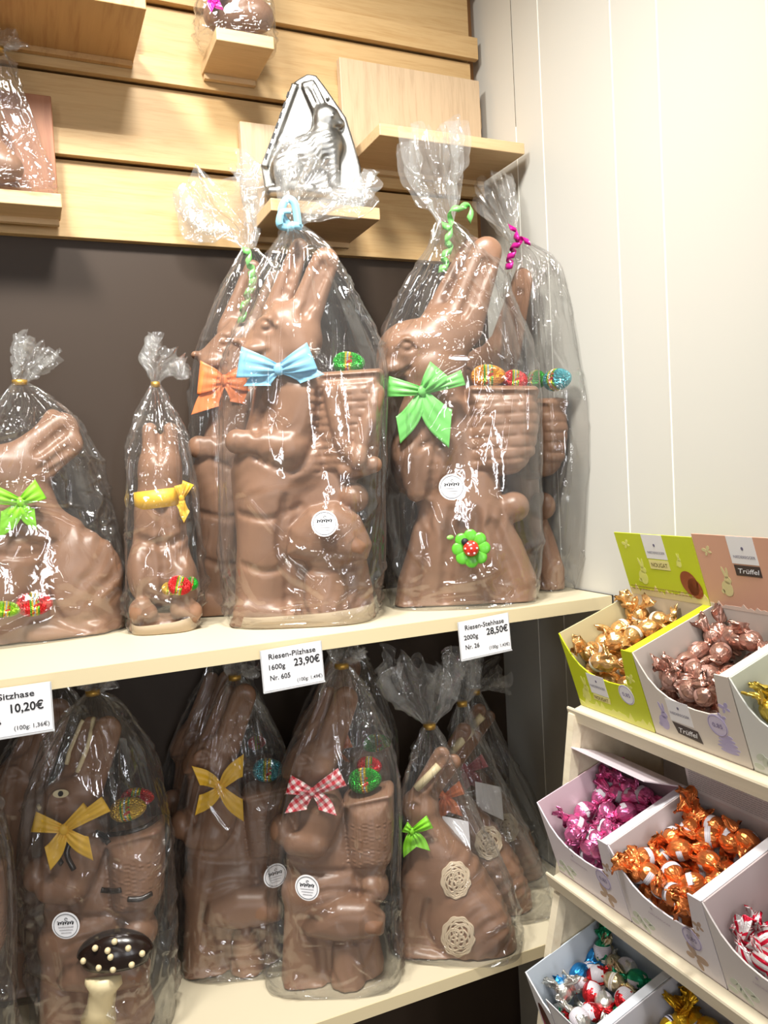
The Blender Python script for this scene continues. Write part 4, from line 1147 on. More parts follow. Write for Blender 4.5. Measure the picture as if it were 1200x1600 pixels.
# rear row of the lower shelf, copies of the wrapped mushroom hare
def rear(key, label, ox, oy, phi):
    t, fr = hare('wrapped_chocolate_hare', key, label, ox, oy, phi, ZL); BODYC.link(t); t.scale = (1, 0.70, 1)
    nb = bgC.copy(); COL.objects.link(nb); nb.parent = t
    for ch in bgC.children:
        nc = ch.copy(); COL.objects.link(nc); nc.parent = nb
    return t, fr


q1, h1 = rear('G2', 'shaded wrapped chocolate hare standing behind the gingham bow hare', -0.462, -0.092, -16)
foil_egg(h1, q1, 590, 1164, 22, 16, 'green', -0.02, 0.0); bow(h1, q1, (520, 1172), [(548, 1160, 12), (500, 1164, 11)], [(540, 1186, 9)], R_ORANGE, -0.045, 5)
q2, h2 = rear('Y2', 'dark chocolate-brown hare hidden behind the yellow cross bow hare', -0.700, -0.050, -8)
q2['label'] = 'barely visible wrapped hare behind the yellow cross bow hare'
foil_egg(h2, q2, 402, 1162, 14, 11, 'red', -0.02, 0.0)
q3, h3 = rear('M2', 'dim wrapped hare in shadow behind the spotted mushroom hare', -1.010, -0.072, -12)
q4, h4 = rear('L1', 'wrapped hare at the left edge of lower shelf, only its bag showing', -1.175, -0.27, -14)

# sitting hares with lace medallions
s1, fs = hare('wrapped_chocolate_hare', 'S1', 'wrapped sitting chocolate hare with lime bow and two pale medallions, at shelf front', -0.335, -0.315, -34, ZL)
F = Field(fs, (600, 1160, 825, 1530), 0.08)
F.poly([(645, 1290), (630, 1365), (622, 1425), (612, 1470), (612, 1540), (812, 1540), (812, 1500), (804, 1455), (784, 1402), (746, 1344), (704, 1300), (680, 1280)], 0.042, 0.038)
F.cap((648, 1254, 20), (660, 1262, 25), 0, 0.95).cap((640, 1268, 11), (652, 1266, 16), 0, 0.9).cap((658, 1272, 24), (668, 1310, 38), 0, 0.9)
F.cap((656, 1240, 15), (690, 1180, 14), -0.012, 0.55).cap((672, 1240, 13), (708, 1190, 13), 0.014, 0.55)
F.groove([(662, 1232), (690, 1186)], 5, None, 0.005).eye(647, 1256, 5)
F.ell((690, 1370), 60, 60, 0.034, -0.014, 0.016).ell((732, 1446), 62, 62, 0.034, -0.028, 0.006).cap((640, 1496, 17), (720, 1512, 18), -0.044, 0.85, 0.006).cap((652, 1380, 24), (634, 1480, 20), -0.030, 0.85, 0.008)
F.groove([(668, 1410), (664, 1452), (686, 1488), (740, 1506)], 4.5, None, 0.006)
F.cap((625, 1528, 13), (800, 1528, 13), 0, 3.4, 0.012)
F.fur([(700, 1310), (815, 1310), (815, 1500), (700, 1500)], 0.0018, 1, 40, 95)
BODYS = Body(F)


def lace(fr, root, cx, cy, rx, ry, seed):
    rg = random.Random(seed); P = []
    for i in range(150):
        a = i * 0.43; k = 0.06 + 0.90 * abs(math.sin(i * 0.155 + seed)); x = cx + rx * k * math.cos(a) + rg.uniform(-1, 1); y = cy + ry * k * math.sin(a) + rg.uniform(-1, 1)
        p, n = BODYS.hit(fr, x, y, 0.0006)
        if p is not None: P.append(p)
    for i in range(60):
        a = i * 0.1047; p, n = BODYS.hit(fr, cx + rx * (1 + 0.04 * math.sin(9 * a)) * math.cos(a), cy + ry * (1 + 0.04 * math.sin(9 * a)) * math.sin(a), 0.0006)
        if p is not None: P.append(p)
    if len(P) > 10:
        MB().tube(P, fr.m(1.7), 6).build('lace_medallion', M_LACE, root, True)


def sit(t, fr, off, bowmat, seed, card=True, medals=((712, 1375, 22, 28), (716, 1463, 25, 30))):
    dx, dy, k = off
    def T(x, y): return (x + dx, y + dy)
    BODYS.link(t)
    p1 = [(651, 1232), (668, 1214), (686, 1196)]
    pp = [BODYS.hit(fr, *T(x, y), 0.001)[0] for x, y in p1]; pp = [p for p in pp if p is not None]
    if len(pp) >= 2: MB().tube(pp, fr.m(6.5), 8).build('white_inner_ear', M_WCHOC, t, True)
    bow(fr, t, T(644, 1299), [T(632, 1292) + (9,), T(672, 1284) + (11,)], [T(640, 1332) + (10, 2), T(660, 1326) + (10, -2)], bowmat, -0.044, 5)
    for i, (x, y, rx, ry) in enumerate(medals): lace(fr, t, x + dx, y + dy, rx * k, ry * k, seed + i)
    if card:
        q = [fr.world(*T(x, y), tt) for x, y, tt in ((691, 1275, 0.030), (732, 1284, 0.046), (736, 1336, 0.046), (694, 1316, 0.030))]
        MB().prism(q, fr.n * 0.0008).build('blank_white_card', M_PAPER, t)
    return t


sit(s1, fs, (0, 0, 1), R_LIME, 5)
bag(fs, s1, [(1526, 616, 818), (1480, 608, 818), (1400, 610, 798), (1330, 616, 768), (1270, 622, 738), (1200, 638, 712), (1165, 652, 694)],
    (671, 1134, 8), [(669, 1112, 24), (662, 1080, 46), (656, 1052, 60), (654, 1032, 60)], 0.074, 103, M_TIE)
s2, fs2 = hare('wrapped_chocolate_hare', 'S2', 'wrapped sitting chocolate hare with orange bow, behind the lime bow one', -0.232, -0.215, -34, ZL)
sit(s2, fs2, (51, -54, 0.9), R_ORANGE, 9, True, ((712, 1371, 22, 28),))
bag(fs2, s2, [(1470, 676, 866), (1420, 672, 862), (1350, 676, 836), (1270, 682, 802), (1200, 692, 774), (1150, 704, 748)],
    (722, 1099, 6.5), [(721, 1084, 18), (714, 1060, 32), (708, 1042, 38)], 0.072, 109, M_TIE)
s3, fs3 = hare('wrapped_chocolate_hare', 'S3', 'wrapped sitting chocolate hare rearmost in the corner, pink bow', -0.140, -0.120, -34, ZL)
sit(s3, fs3, (86, -96, 0.85), R_PINK, 13, False, ((704, 1390, 22, 26),))
bag(fs3, s3, [(1408, 724, 872), (1350, 718, 868), (1280, 720, 842), (1200, 724, 806), (1140, 730, 776)],
    (743, 1081, 6), [(747, 1068, 18), (758, 1052, 34), (768, 1042, 40)], 0.072, 113, M_TIE)

# ------------------------------------------------------------------ metal hare mould on its ledge
t = thing('chocolate_mould', 'silver metal hare mould standing on the wooden ledge behind the bag tops', 'chocolate mould', (-0.455, -0.125, 1.9552), math.radians(-18))
fq = Frame(-0.455, -0.125, -18, 1.9552)
M_TIN = plain('tinned_metal', (0.30, 0.295, 0.28, 1), 0.36, 1.0, bump=(55, 0.10, 0.003))
F = Field(fq, (400, 108, 580, 325), 0.03, 0.0022)
F.poly([(466, 124), (480, 116), (494, 118), (508, 136), (541, 184), (556, 232), (564, 262), (570, 330), (420, 330), (408, 262), (457, 131)], 0.0035, 0.003, 0.012)
F.poly([(456, 131), (466, 134), (418, 264), (407, 261)], 0.0065, 0.003, 0.010, 0.003)
F.cap((477, 134, 5.5), (494, 170, 7), 0.003, 0.55, 0.007).cap((488, 130, 5.5), (505, 170, 8), 0.001, 0.55, 0.007)
F.ell((510, 182), 20, 18, 0.016, 0.0, 0.006).cap((520, 186, 13), (531, 193, 8), 0.0, 0.8, 0.005).cap((506, 198, 17), (508, 225, 24), 0.002, 0.7, 0.008)
F.cap((508, 228, 27), (462, 252, 30), 0.002, 0.6, 0.008).ell((452, 266), 30, 30, 0.020, -0.001, 0.006).cap((520, 240, 13), (522, 288, 10), -0.002, 0.9, 0.005).cap((450, 292, 12), (486, 296, 9), -0.004, 0.8, 0.005)
F.cap((424, 300, 9), (560, 304, 9), 0.004, 1.2, 0.006)
F.ell((520, 181), 3, 3, 0.004, -0.014, 0.003).groove([(522, 200), (532, 198)], 1.6, -0.008, 0.003)
F.groove([(470, 245), (476, 262), (470, 284)], 2.0, None, 0.005).groove([(480, 138), (493, 162)], 1.6, None, 0.004).groove([(490, 134), (503, 162)], 1.6, None, 0.004)
F.fur([(425, 205), (530, 205), (530, 295), (425, 295)], 0.0011, 2, 25, 240)
V, Q = F.mesh(1)
mesh_obj('mould_shell', V, Q, M_TIN, t, True, False)
mb = MB()
for i in range(7):
    k = (i + 0.5) / 7; x, y = 454 + (415 - 454) * k, 140 + (252 - 140) * k
    q = [fq.world(x + dx, y + dy, 0.0028) for dx, dy in ((-1.5, -5), (1.5, -4), (-1.5, 5), (-4.5, 4))]
    mb.prism(q, -fq.n * 0.0008)
mb.build('hinge_slots', M_INK, t)
mb = MB(); mb.ball(fq.world(512, 154, 0.007), fq.m(3.2)); mb.build('rivet', M_TIN, t, True)

# ------------------------------------------------------------------ bagged sweets on the upper ledges
k1, ff = hare('bagged_chocolate', 'K1', 'chocolate figure in clear bag on the small top ledge, cut by the frame', -0.586, -0.105, -12, 2.2585, 'bagged chocolate')
F = Field(ff, (315, -110, 425, 62), 0.06)
F.ell((350, 26), 32, 24, 0.034).ell((398, 26), 30, 24, 0.034).ell((372, -20), 34, 40, 0.036).ell((372, -70), 24, 26, 0.03)
Bk = Body(F); Bk.link(k1)
bow(ff, k1, (340, -6), [(322, -14, 9), (354, -16, 9)], [(334, 12, 7), (346, 8, 7)], R_MAGENTA, -0.04, 5)
bag(ff, k1, [(58, 308, 430), (40, 306, 431), (0, 310, 428), (-50, 320, 415), (-90, 335, 400)], (368, -125, 6), [(368, -138, 12), (368, -160, 28)], 0.052, 131, M_TIE, 140, 90)
k2, ff = hare('bagged_chocolate', 'K2', 'chocolate figure in clear bag on reddish ledge at the left edge', -1.02, -0.078, -8, 1.960, 'bagged chocolate')
F = Field(ff, (-110, 130, 60, 300), 0.05)
F.ell((-30, 250), 50, 40, 0.026).ell((-30, 190), 34, 40, 0.024).ell((14, 262), 22, 22, 0.024)
Bk = Body(F); Bk.link(k2)
bag(ff, k2, [(288, -120, 84), (270, -122, 85), (220, -110, 68), (170, -90, 48), (120, -65, 30), (95, -45, 20)], (-4, 78, 8), [(0, 70, 12), (4, 62, 22), (6, 54, 26)], 0.034, 137, M_TIE, 160, 110)

# ------------------------------------------------------------------ price tags on the upper shelf's edge


def price_tag(label, xc, z0, rot, lines, wd=0.0965, hg=0.0635):
    """lines: (text, u, v, height, width, align, bold) with u, v in fractions of the card."""
    y = -0.4128
    t = thing('price_tag', label, 'price tag', (xc, y, z0))
    c, s_ = math.cos(rot), math.sin(rot); ex = np.array([c, 0, s_]); ey = np.array([-s_, 0, c]); O = np.array([xc, y, z0])
    def P(u, v, d=0.0): return O + ex * (u - 0.5) * wd + ey * v * hg + np.array([0, d, 0])
    MB().prism([P(0, 0), P(1, 0), P(1, 1), P(0, 1)], (0, 0.0008, 0)).build('card', M_PAPER, t)
    h = MB().prism([P(-0.02, -0.03, 0.0010), P(1.02, -0.03, 0.0010), P(1.02, 1.0, 0.0010), P(-0.02, 1.0, 0.0010)], (0, 0.0012, 0))
    h.prism([P(-0.02, -0.045, -0.0012), P(1.02, -0.045, -0.0012), P(1.02, -0.02, -0.0012), P(-0.02, -0.02, -0.0012)], (0, 0.0034, 0))
    h.box(xc - 0.03, xc + 0.03, y + 0.0024, YF - 0.0006, z0 + hg * 0.70, z0 + hg * 0.80)
    h.build('plastic_holder', plain('clear_grey_plastic', c8(196, 196, 198), 0.25), t)
    for tx, u, v, hh, ww, al, bo in lines:
        mb = MB(); put_text(mb, tx, P(u, v, -0.0004), ex, ey, hh, ww, al, bo); mb.build('printed_line', M_INK, t)
    return t


price_tag('white price tag showing 23,90€ and 1600g on the upper shelf edge', -0.639, 1.1275, 0.03, [('Riesen-Pilzhase', 0.5, 0.76, 0.0084, 0.077, 'C', 0.014), ('1600g', 0.08, 0.50, 0.0080, 0.028, 'L', 0.016), ('23,90€', 0.96, 0.50, 0.0116, 0.0427, 'R', 0.022), ('Nr. 605', 0.10, 0.24, 0.0080, 0.033, 'L', 0.015), ('(100g: 1,49€)', 0.98, 0.10, 0.0056, 0.042, 'R', 0.006)])
price_tag('white price tag showing 28,50€ and 2000g on the upper shelf edge', -0.2905, 1.1285, 0.05, [('Riesen-Stehhase', 0.5, 0.76, 0.0084, 0.079, 'C', 0.014), ('2000g', 0.07, 0.50, 0.0080, 0.028, 'L', 0.016), ('28,50€', 0.97, 0.52, 0.0116, 0.0435, 'R', 0.022), ('Nr. 26', 0.08, 0.24, 0.0080, 0.028, 'L', 0.015), ('(100g: 1,43€)', 0.98, 0.12, 0.0056, 0.042, 'R', 0.006)], 0.0985, 0.0645)
price_tag('white price tag showing 10,20€, cut by the left edge', -1.038, 1.1225, 0.0, [('Sitzhase', 0.56, 0.76, 0.0086, 0.046, 'C', 0.014), ('750g', 0.08, 0.48, 0.0066, 0.024, 'L', 0.016), ('10,20€', 0.90, 0.47, 0.0118, 0.044, 'R', 0.022), ('Nr. 6', 0.10, 0.26, 0.0064, 0.025, 'L', 0.014), ('(100g: 1,36€)', 0.96, 0.10, 0.0058, 0.045, 'R', 0.006)], 0.0985, 0.066)

# ------------------------------------------------------------------ stepped display rack with boxes of candy
TH = math.radians(17.587)
RA = np.array([math.cos(TH), 0, math.sin(TH)]); RN = np.array([-math.sin(TH), 0, math.cos(TH)]); RY = np.array([0, -1.0, 0])
ROWS = [(-0.184, 1.050), (-0.241, 0.781), (-0.278, 0.509)]
BW, BD, BH, PITCH, Y0 = 0.172, 0.165, 0.131, 0.174, -0.530


def RP(row, col, w, d, h):
    x, z = ROWS[row]; return np.array([x, Y0 - PITCH * col, z]) + RY * w + RA * d + RN * h


M_RACK = wood('cream_painted_wood', c8(226, 214, 188), c8(214, 198, 168), 'Y', 4, 0.5)
rk = thing('display_rack', 'cream wooden stepped display rack beside the white wall, tilted shelves', 'display rack', (-0.16, -0.88, 0.02))
yA, yB = -0.515, -1.262
pan = [(-0.200, 1.036), (-0.216, 0.926), (-0.243, 0.747), (-0.268, 0.645), (-0.300, 0.47), (-0.335, 0.0), (-0.004, 0.0), (-0.004, 1.098)]
for y, nm in ((yA, 'end_panel'), (yB, 'end_panel')):
    o = MB().prism([(x, y, z + 0.001) for x, z in pan], (0, -0.012, 0)).build(nm, M_RACK, rk, bevel=0.0015)
    fr_ = MB()
    for (xa, za), (xb, zb) in zip(pan[:5], pan[1:6]):
        fr_.prism([(xa - 0.001, y - 0.0005, za), (xb - 0.001, y - 0.0005, zb + 0.0003), (xb + 0.017, y - 0.0005, zb + 0.0003), (xa + 0.017, y - 0.0005, za)], (0, -0.016, 0))
    fr_.build('front_stile', M_RACK, o)
for r, (x, z) in enumerate(ROWS):
    dl = (-0.012 - x) / math.cos(TH)
    sec = [RP(r, 0, 0, -0.014, -0.0215), RP(r, 0, 0, dl, -0.0215), RP(r, 0, 0, dl, -0.0006), RP(r, 0, 0, -0.014, -0.0006)]
    sec = [np.array([p[0], yA - 0.0125, p[2]]) for p in sec]
    sh = MB().prism(sec, (0, yB - yA + 0.0130, 0)).build('tilted_shelf', M_RACK, rk, bevel=0.002)
    lip = [RP(r, 0, 0, -0.0185, -0.0235), RP(r, 0, 0, -0.0142, -0.0235), RP(r, 0, 0, -0.0142, 0.0005), RP(r, 0, 0, -0.0170, 0.0012), RP(r, 0, 0, -0.0185, -0.0015)]
    lip = [np.array([p[0], yA + 0.002, p[2]]) for p in lip]
    MB().prism(lip, (0, yB - yA - 0.016, 0)).build('front_moulding', M_RACK, sh)
MB().box(-0.0115, -0.004, yB - 0.0005, yA - 0.0125, 0.02, 1.09).build('back_board', M_CARD_W, rk)


def cut_profile():
    return [(0, 0), (1, 0), (1, 1), (0.87, 0.995), (0.815, 0.545), (0.70, 0.50), (0.55, 0.49), (0.40, 0.505), (0.28, 0.54), (0.18, 0.61), (0.10, 0.72), (0.05, 0.85), (0, 1)]


def decal(mb, O, ex, ey, n, poly):
    mb.prism([O + ex * u + ey * v for u, v in poly], n * 0.00025)


def ellipse(cx, cy, rx, ry, n=20, rot=0.0):
    return [(cx + rx * math.cos(a) * math.cos(rot) - ry * math.sin(a) * math.sin(rot), cy + rx * math.cos(a) * math.sin(rot) + ry * math.sin(a) * math.cos(rot)) for a in np.linspace(0, 2 * math.pi, n, endpoint=False)]


def butterfly(cx, cy, s, rot=0.4):
    return [ellipse(cx + s * math.cos(rot + a), cy + s * math.sin(rot + a), s * k, s * k * 0.6, 14, rot + a) for a, k in ((0.6, 0.95), (2.5, 0.95), (-0.7, 0.7), (-2.4, 0.7))]


def bunny(cx, cy, s):
    return [ellipse(cx, cy, 0.55 * s, 0.7 * s), ellipse(cx + 0.25 * s, cy + 0.75 * s, 0.36 * s, 0.34 * s), ellipse(cx + 0.05 * s, cy + 1.4 * s, 0.13 * s, 0.55 * s, 20, 0.25), ellipse(cx + 0.35 * s, cy + 1.4 * s, 0.12 * s, 0.5 * s, 20, -0.1), ellipse(cx - 0.5 * s, cy - 0.3 * s, 0.2 * s, 0.2 * s)]


def grass(w, n, hmax, seed):
    rg = random.Random(seed); out = [(0, 0), (w, 0)]
    for i in range(n, -1, -1):
        x = w * i / n; out.append((x, hmax * rg.uniform(0.45, 1.0) * (1.0 if i % 2 else 0.6)))
    return out


KINDS = {
    'lime': dict(card=c8(196, 206, 36), edge=c8(206, 222, 40), inner=c8(226, 206, 176), soft=c8(226, 222, 120), deco=c8(222, 222, 120), lid=0.112, ang=0.0, text='NOUGAT', plate=c8(232, 222, 150)),
    'beige': dict(card=c8(216, 206, 196), edge=c8(232, 224, 210), inner=c8(214, 200, 190), soft=c8(196, 186, 208), deco=c8(178, 168, 204), lid=0.118, ang=0.0, text='Trüffel', plate=c8(62, 50, 52), lidcol=c8(212, 162, 138), liddeco=c8(214, 200, 150)),
    'mint': dict(card=c8(220, 220, 214), edge=c8(232, 232, 228), inner=c8(214, 216, 196), soft=c8(200, 206, 190), deco=c8(150, 165, 110), lid=0.10, ang=0.0, text='', plate=None),
    'pinkbox': dict(card=c8(226, 218, 226), edge=c8(236, 232, 238), inner=c8(226, 196, 206), soft=c8(120, 128, 84), deco=c8(178, 150, 130), lid=0.088, ang=0.95, text='', plate=None, lidcol=c8(232, 218, 226), liddeco=c8(214, 120, 150)),
    'orangebox': dict(card=c8(226, 219, 224), edge=c8(236, 232, 236), inner=c8(222, 206, 204), soft=c8(120, 128, 84), deco=c8(178, 150, 130), lid=0.062, ang=-0.10, text='', plate=None, lidcol=c8(222, 214, 214), liddeco=c8(228, 120, 30)),
    'redbox': dict(card=c8(214, 206, 204), edge=c8(234, 230, 228), inner=c8(206, 190, 190), soft=c8(120, 135, 70), deco=c8(198, 150, 130), lid=0.062, ang=-0.05, text='', plate=None),
    'bluebox': dict(card=c8(234, 233, 236), edge=c8(222, 226, 234), inner=c8(206, 216, 226), soft=None, deco=None, lid=0.0, ang=0.0, text='', plate=None),
    'greybox': dict(card=c8(224, 222, 222), edge=c8(226, 226, 230), inner=c8(200, 198, 204), soft=None, deco=None, lid=0.0, ang=0.0, text='', plate=None),
}


def display_box(row, col, kind, label):
    K = KINDS[kind]; e = 0.0022
    t = thing('display_box', label, 'display box', tuple(RP(row, col, BW / 2, BD / 2, 0)))
    mc = plain(kind + '_card', K['card'], 0.42); me_ = plain(kind + '_card_edge', K['edge'], 0.42); mi = plain(kind + '_card_inside', K['inner'], 0.55)
    g = 0.0004
    P = lambda w, d, h: RP(row, col, w, d, h + g)
    MB().prism([P(0, 0, 0), P(BW, 0, 0), P(BW, BD, 0), P(0, BD, 0)], RN * e).build('box_floor', mi, t)
    prof = cut_profile() if kind != 'bluebox' else [(0, 0), (1, 0), (1, 1), (0.9, 0.99), (0.86, 0.60), (0.30, 0.60), (0.16, 0.70), (0, 1)]
    fp = MB().prism([P(u * BW, 0, v * BH) for u, v in prof], RA * e).build('front_panel', mc, t)
    MB().prism([P(0, e, e), P(0, BD, e), P(0, BD, BH), P(0, e, BH)], RY * e).build('side_wall', mi if kind != 'lime' else plain('lime_inside_edge', c8(224, 206, 160), 0.5), t)
    MB().prism([P(BW - 0.016, e, e), P(BW - 0.016, BD, e), P(BW - 0.016, BD, BH - 0.0005), P(BW - 0.016, e, BH - 0.0005)], RY * 0.016).build('folded_side_wall', me_, t, bevel=0.001)
    MB().prism([P(e, BD - e, e), P(BW - 0.016, BD - e, e), P(BW - 0.016, BD - e, BH), P(e, BD - e, BH)], RA * e).build('back_wall', mi, t)
    # prints on the front
    O = P(0, 0, 0); n = -RA
    if K['deco'] is not None:
        md = plain(kind + '_print', K['deco'], 0.5)
        def piece(nm, polys):
            mb = MB()
            for q in polys: decal(mb, O, RY, RN, n, q)
            mb.build(nm, md, fp)
        piece('printed_butterfly', butterfly(0.152, 0.083, 0.0052)); piece('printed_butterfly', butterfly(0.142, 0.066, 0.004, -0.3))
        if kind in ('lime', 'beige'): piece('printed_hare', bunny(0.026, 0.026, 0.017))
        if kind == 'beige': piece('printed_egg', [ellipse(0.140, 0.016 + 0.0055 * i, 0.021 - 0.0024 * i - (0.006 if i == 0 else 0), 0.0030) for i in range(5)])
        if kind == 'lime': piece('printed_grass', [grass(BW, 26, 0.022, 3)])
        if kind in ('pinkbox', 'orangebox', 'redbox', 'mint'): piece('printed_butterfly', butterfly(0.128, 0.022, 0.011, -0.5))
    if kind in ('pinkbox', 'orangebox', 'redbox', 'mint'):
        mb = MB()
        for q in [ellipse(0.010 + 0.006 * i, 0.010 + 0.005 * ((i * 7) % 4) , 0.008, 0.0045, 12, 0.6 * i) for i in range(7)]: decal(mb, O, RY, RN, n, q)
        mb.build('printed_leaves', plain('printed_leaf_green', K['soft'], 0.5), fp)
    if kind in ('lime', 'beige'):
        mb = MB(); decal(mb, O, RY, RN, n, [(0.042, 0.034), (0.084, 0.034), (0.084, 0.069), (0.042, 0.069)]); lg = mb.build('logo_panel', M_CARD_W, fp)
        mb = MB(); put_text(mb, 'NIEDEREGGER', O + RY * 0.063 + RN * 0.046 + n * 0.0006, RY, RN, 0.0042, 0.036, 'C', 0.0); decal(mb, O + n * 0.0003, RY, RN, n, ellipse(0.063, 0.058, 0.0018, 0.0022)); mb.build('lettering', plain('slate_print', c8(110, 105, 130), 0.5), fp)
        mb = MB(); poly_ = [(0.044, 0.023), (0.084, 0.023), (0.086, 0.033), (0.046, 0.033)] if kind == 'lime' else [(0.050, 0.016), (0.094, 0.012), (0.090, 0.030), (0.044, 0.033)]
        decal(mb, O + n * 0.0003, RY, RN, n, poly_); mb.build('name_plate', plain(kind + '_plate', K['plate'], 0.5), fp)
        mb = MB(); put_text(mb, K['text'], O + RY * (0.064 if kind == 'lime' else 0.069) + RN * (0.0250 if kind == 'lime' else 0.019) + n * 0.0010, RY, RN, 0.0062 if kind == 'lime' else 0.008, 0.034, 'C', 0.008, 0.0 if kind == 'lime' else 0.25)
        mb.build('lettering', plain('brown_print', c8(110, 90, 50), 0.5) if kind == 'lime' else M_PAPER, fp)
    if kind in ('pinkbox', 'orangebox', 'redbox', 'mint'):
        mb = MB(); put_text(mb, 'NIEDEREGGER', O + RY * 0.072 + RN * 0.047 + n * 0.0006, RY, RN, 0.0032, 0.042, 'C'); decal(mb, O + n * 0.0003, RY, RN, n, ellipse(0.060, 0.059, 0.002, 0.002))
        mb.build('lettering', plain('mauve_print', c8(178, 160, 178), 0.5), fp)
    if kind in ('lime', 'beige', 'pinkbox', 'orangebox'):
        mb = MB(); decal(mb, O + n * 0.0002, RY, RN, n, ellipse(0.131, 0.052, 0.0165, 0.0165, 36)); rd = mb.build('price_roundel', plain('roundel_lilac', c8(208, 198, 220), 0.5) if kind != 'lime' else M_CARD_W, fp)
        mb = MB(); c_ = O + RY * 0.131 + RN * 0.052 + n * 0.0006
        mb.tube([c_ + (RY * math.cos(a) + RN * math.sin(a)) * 0.0148 for a in np.linspace(0, 2 * math.pi, 40)], 0.00035, 4, False)
        put_text(mb, '0,85', c_ - RN * 0.0030 + n * 0.0003, RY, RN, 0.0066, 0.017, 'C', 0.006); mb.build('price_print', plain('violet_print', c8(130, 118, 158), 0.5), rd)
    if kind == 'bluebox':
        mb = MB(); Q_ = lambda u, v, d=0.0: P(u, -0.0012 - d, v)
        pl_ = MB().prism([Q_(0.052, 0.012), Q_(0.132, 0.012), Q_(0.132, 0.116), Q_(0.052, 0.116)], n * 0.0012).build('brand_plate', M_CARD_W, t)
        mb = MB(); O2 = Q_(0.0, 0.0, 0.0014)
        for a, b in (((0.055, 0.015), (0.129, 0.015)), ((0.129, 0.015), (0.129, 0.113)), ((0.129, 0.113), (0.055, 0.113)), ((0.055, 0.113), (0.055, 0.015))):
            mb.tube([O2 + RY * a[0] + RN * a[1], O2 + RY * b[0] + RN * b[1]], 0.0004, 4)
        put_text(mb, 'NIEDEREGGER', O2 + RY * 0.092 + RN * 0.062 + n * 0.0003, RY, RN, 0.0062, 0.060, 'C'); put_text(mb, 'LÜBECK', O2 + RY * 0.092 + RN * 0.048 + n * 0.0003, RY, RN, 0.004, 0.024, 'C')
        put_text(mb, 'EIER', O2 + RY * 0.092 + RN * 0.030 + n * 0.0003, RY, RN, 0.006, 0.022, 'C')
        mb.build('lettering', plain('grey_violet_print', c8(120, 110, 125), 0.5), pl_)
        mb = MB(); decal(mb, O2, RY, RN, n, ellipse(0.092, 0.080, 0.003, 0.004)); decal(mb, O2, RY, RN, n, ellipse(0.092, 0.073, 0.008, 0.0008)); mb.build('crest', plain('crest_red', c8(190, 60, 80), 0.5), pl_)
        mb = MB(); decal(mb, O, RY, RN, n, [(0.004, 0.004), (0.05, 0.004), (0.034, 0.05), (0.018, 0.062), (0.006, 0.058)]); mb.build('printed_motif', plain('print_magenta', c8(176, 30, 90), 0.5), fp)
        mb = MB(); decal(mb, O + n * 0.0004, RY, RN, n, ellipse(0.020, 0.052, 0.011, 0.030, 24, 0.2)); mb.build('printed_egg', plain('print_brown', c8(88, 50, 36), 0.45), fp)
    # lid board standing behind the tray
    if K['lid'] > 0:
        dirn = RN * math.cos(K['ang']) - RA * math.sin(K['ang']); nrm = -(RA * math.cos(K['ang']) + RN * math.sin(K['ang'])); L = K['lid']
        O3 = P(0, BD - e, BH)
        lid = MB().prism([O3, O3 + RY * BW, O3 + RY * BW + dirn * L, O3 + dirn * L], -nrm * 0.0018).build('lid_board', plain(kind + '_lid', K.get('lidcol', K['card']), 0.45), t)
        if kind in ('lime', 'beige'):
            mb = MB(); decal(mb, O3, RY, dirn, nrm, [(0, 0)] + [(BW, 0)] + grass(BW, 30, 0.022 if kind == 'lime' else 0.012, 5)[2:]); mb.build('printed_ground', plain(kind + '_ground', c8(226, 206, 150) if kind == 'lime' else c8(222, 200, 186), 0.5), lid)
            mp_ = plain(kind + '_lid_print', K.get('liddeco', K['deco']), 0.5)
            for nm, polys in [('printed_hare', bunny(0.042, 0.034, 0.018)), ('printed_butterfly', butterfly(0.022, 0.092, 0.005))] + ([('printed_flower', bunny(0.132, 0.066, 0.009))] if kind == 'lime' else []):
                mb = MB()
                for q in polys: decal(mb, O3 + nrm * 0.0002, RY, dirn, nrm, q)
                mb.build(nm, mp_, lid)
            mb = MB(); cx = 0.088; decal(mb, O3 + nrm * 0.0002, RY, dirn, nrm, [(cx - 0.024, L - 0.042), (cx + 0.022, L - 0.042), (cx + 0.022, L), (cx - 0.024, L)]); mb.build('logo_panel', M_CARD_W, lid)
            mb = MB(); put_text(mb, 'NIEDEREGGER', O3 + RY * cx + dirn * (L - 0.033) + nrm * 0.0008, RY, dirn, 0.0044, 0.038, 'C'); decal(mb, O3 + nrm * 0.0006, RY, dirn, nrm, ellipse(cx, L - 0.018, 0.002, 0.0026)); mb.build('lettering', plain('slate_print', c8(110, 105, 130), 0.5), lid)
            mb = MB(); decal(mb, O3 + nrm * 0.0004, RY, dirn, nrm, [(cx - 0.022, L - 0.060), (cx + 0.022, L - 0.060), (cx + 0.022, L - 0.044), (cx - 0.022, L - 0.044)]); mb.build('name_plate', plain(kind + '_plate', K['plate'], 0.5), lid)
            mb = MB(); put_text(mb, K['text'], O3 + RY * cx + dirn * (L - 0.056) + nrm * 0.0010, RY, dirn, 0.0075, 0.036, 'C', 0.006, 0.0 if kind == 'lime' else 0.25); mb.build('lettering', plain('brown_print', c8(110, 90, 50), 0.5) if kind == 'lime' else M_PAPER, lid)
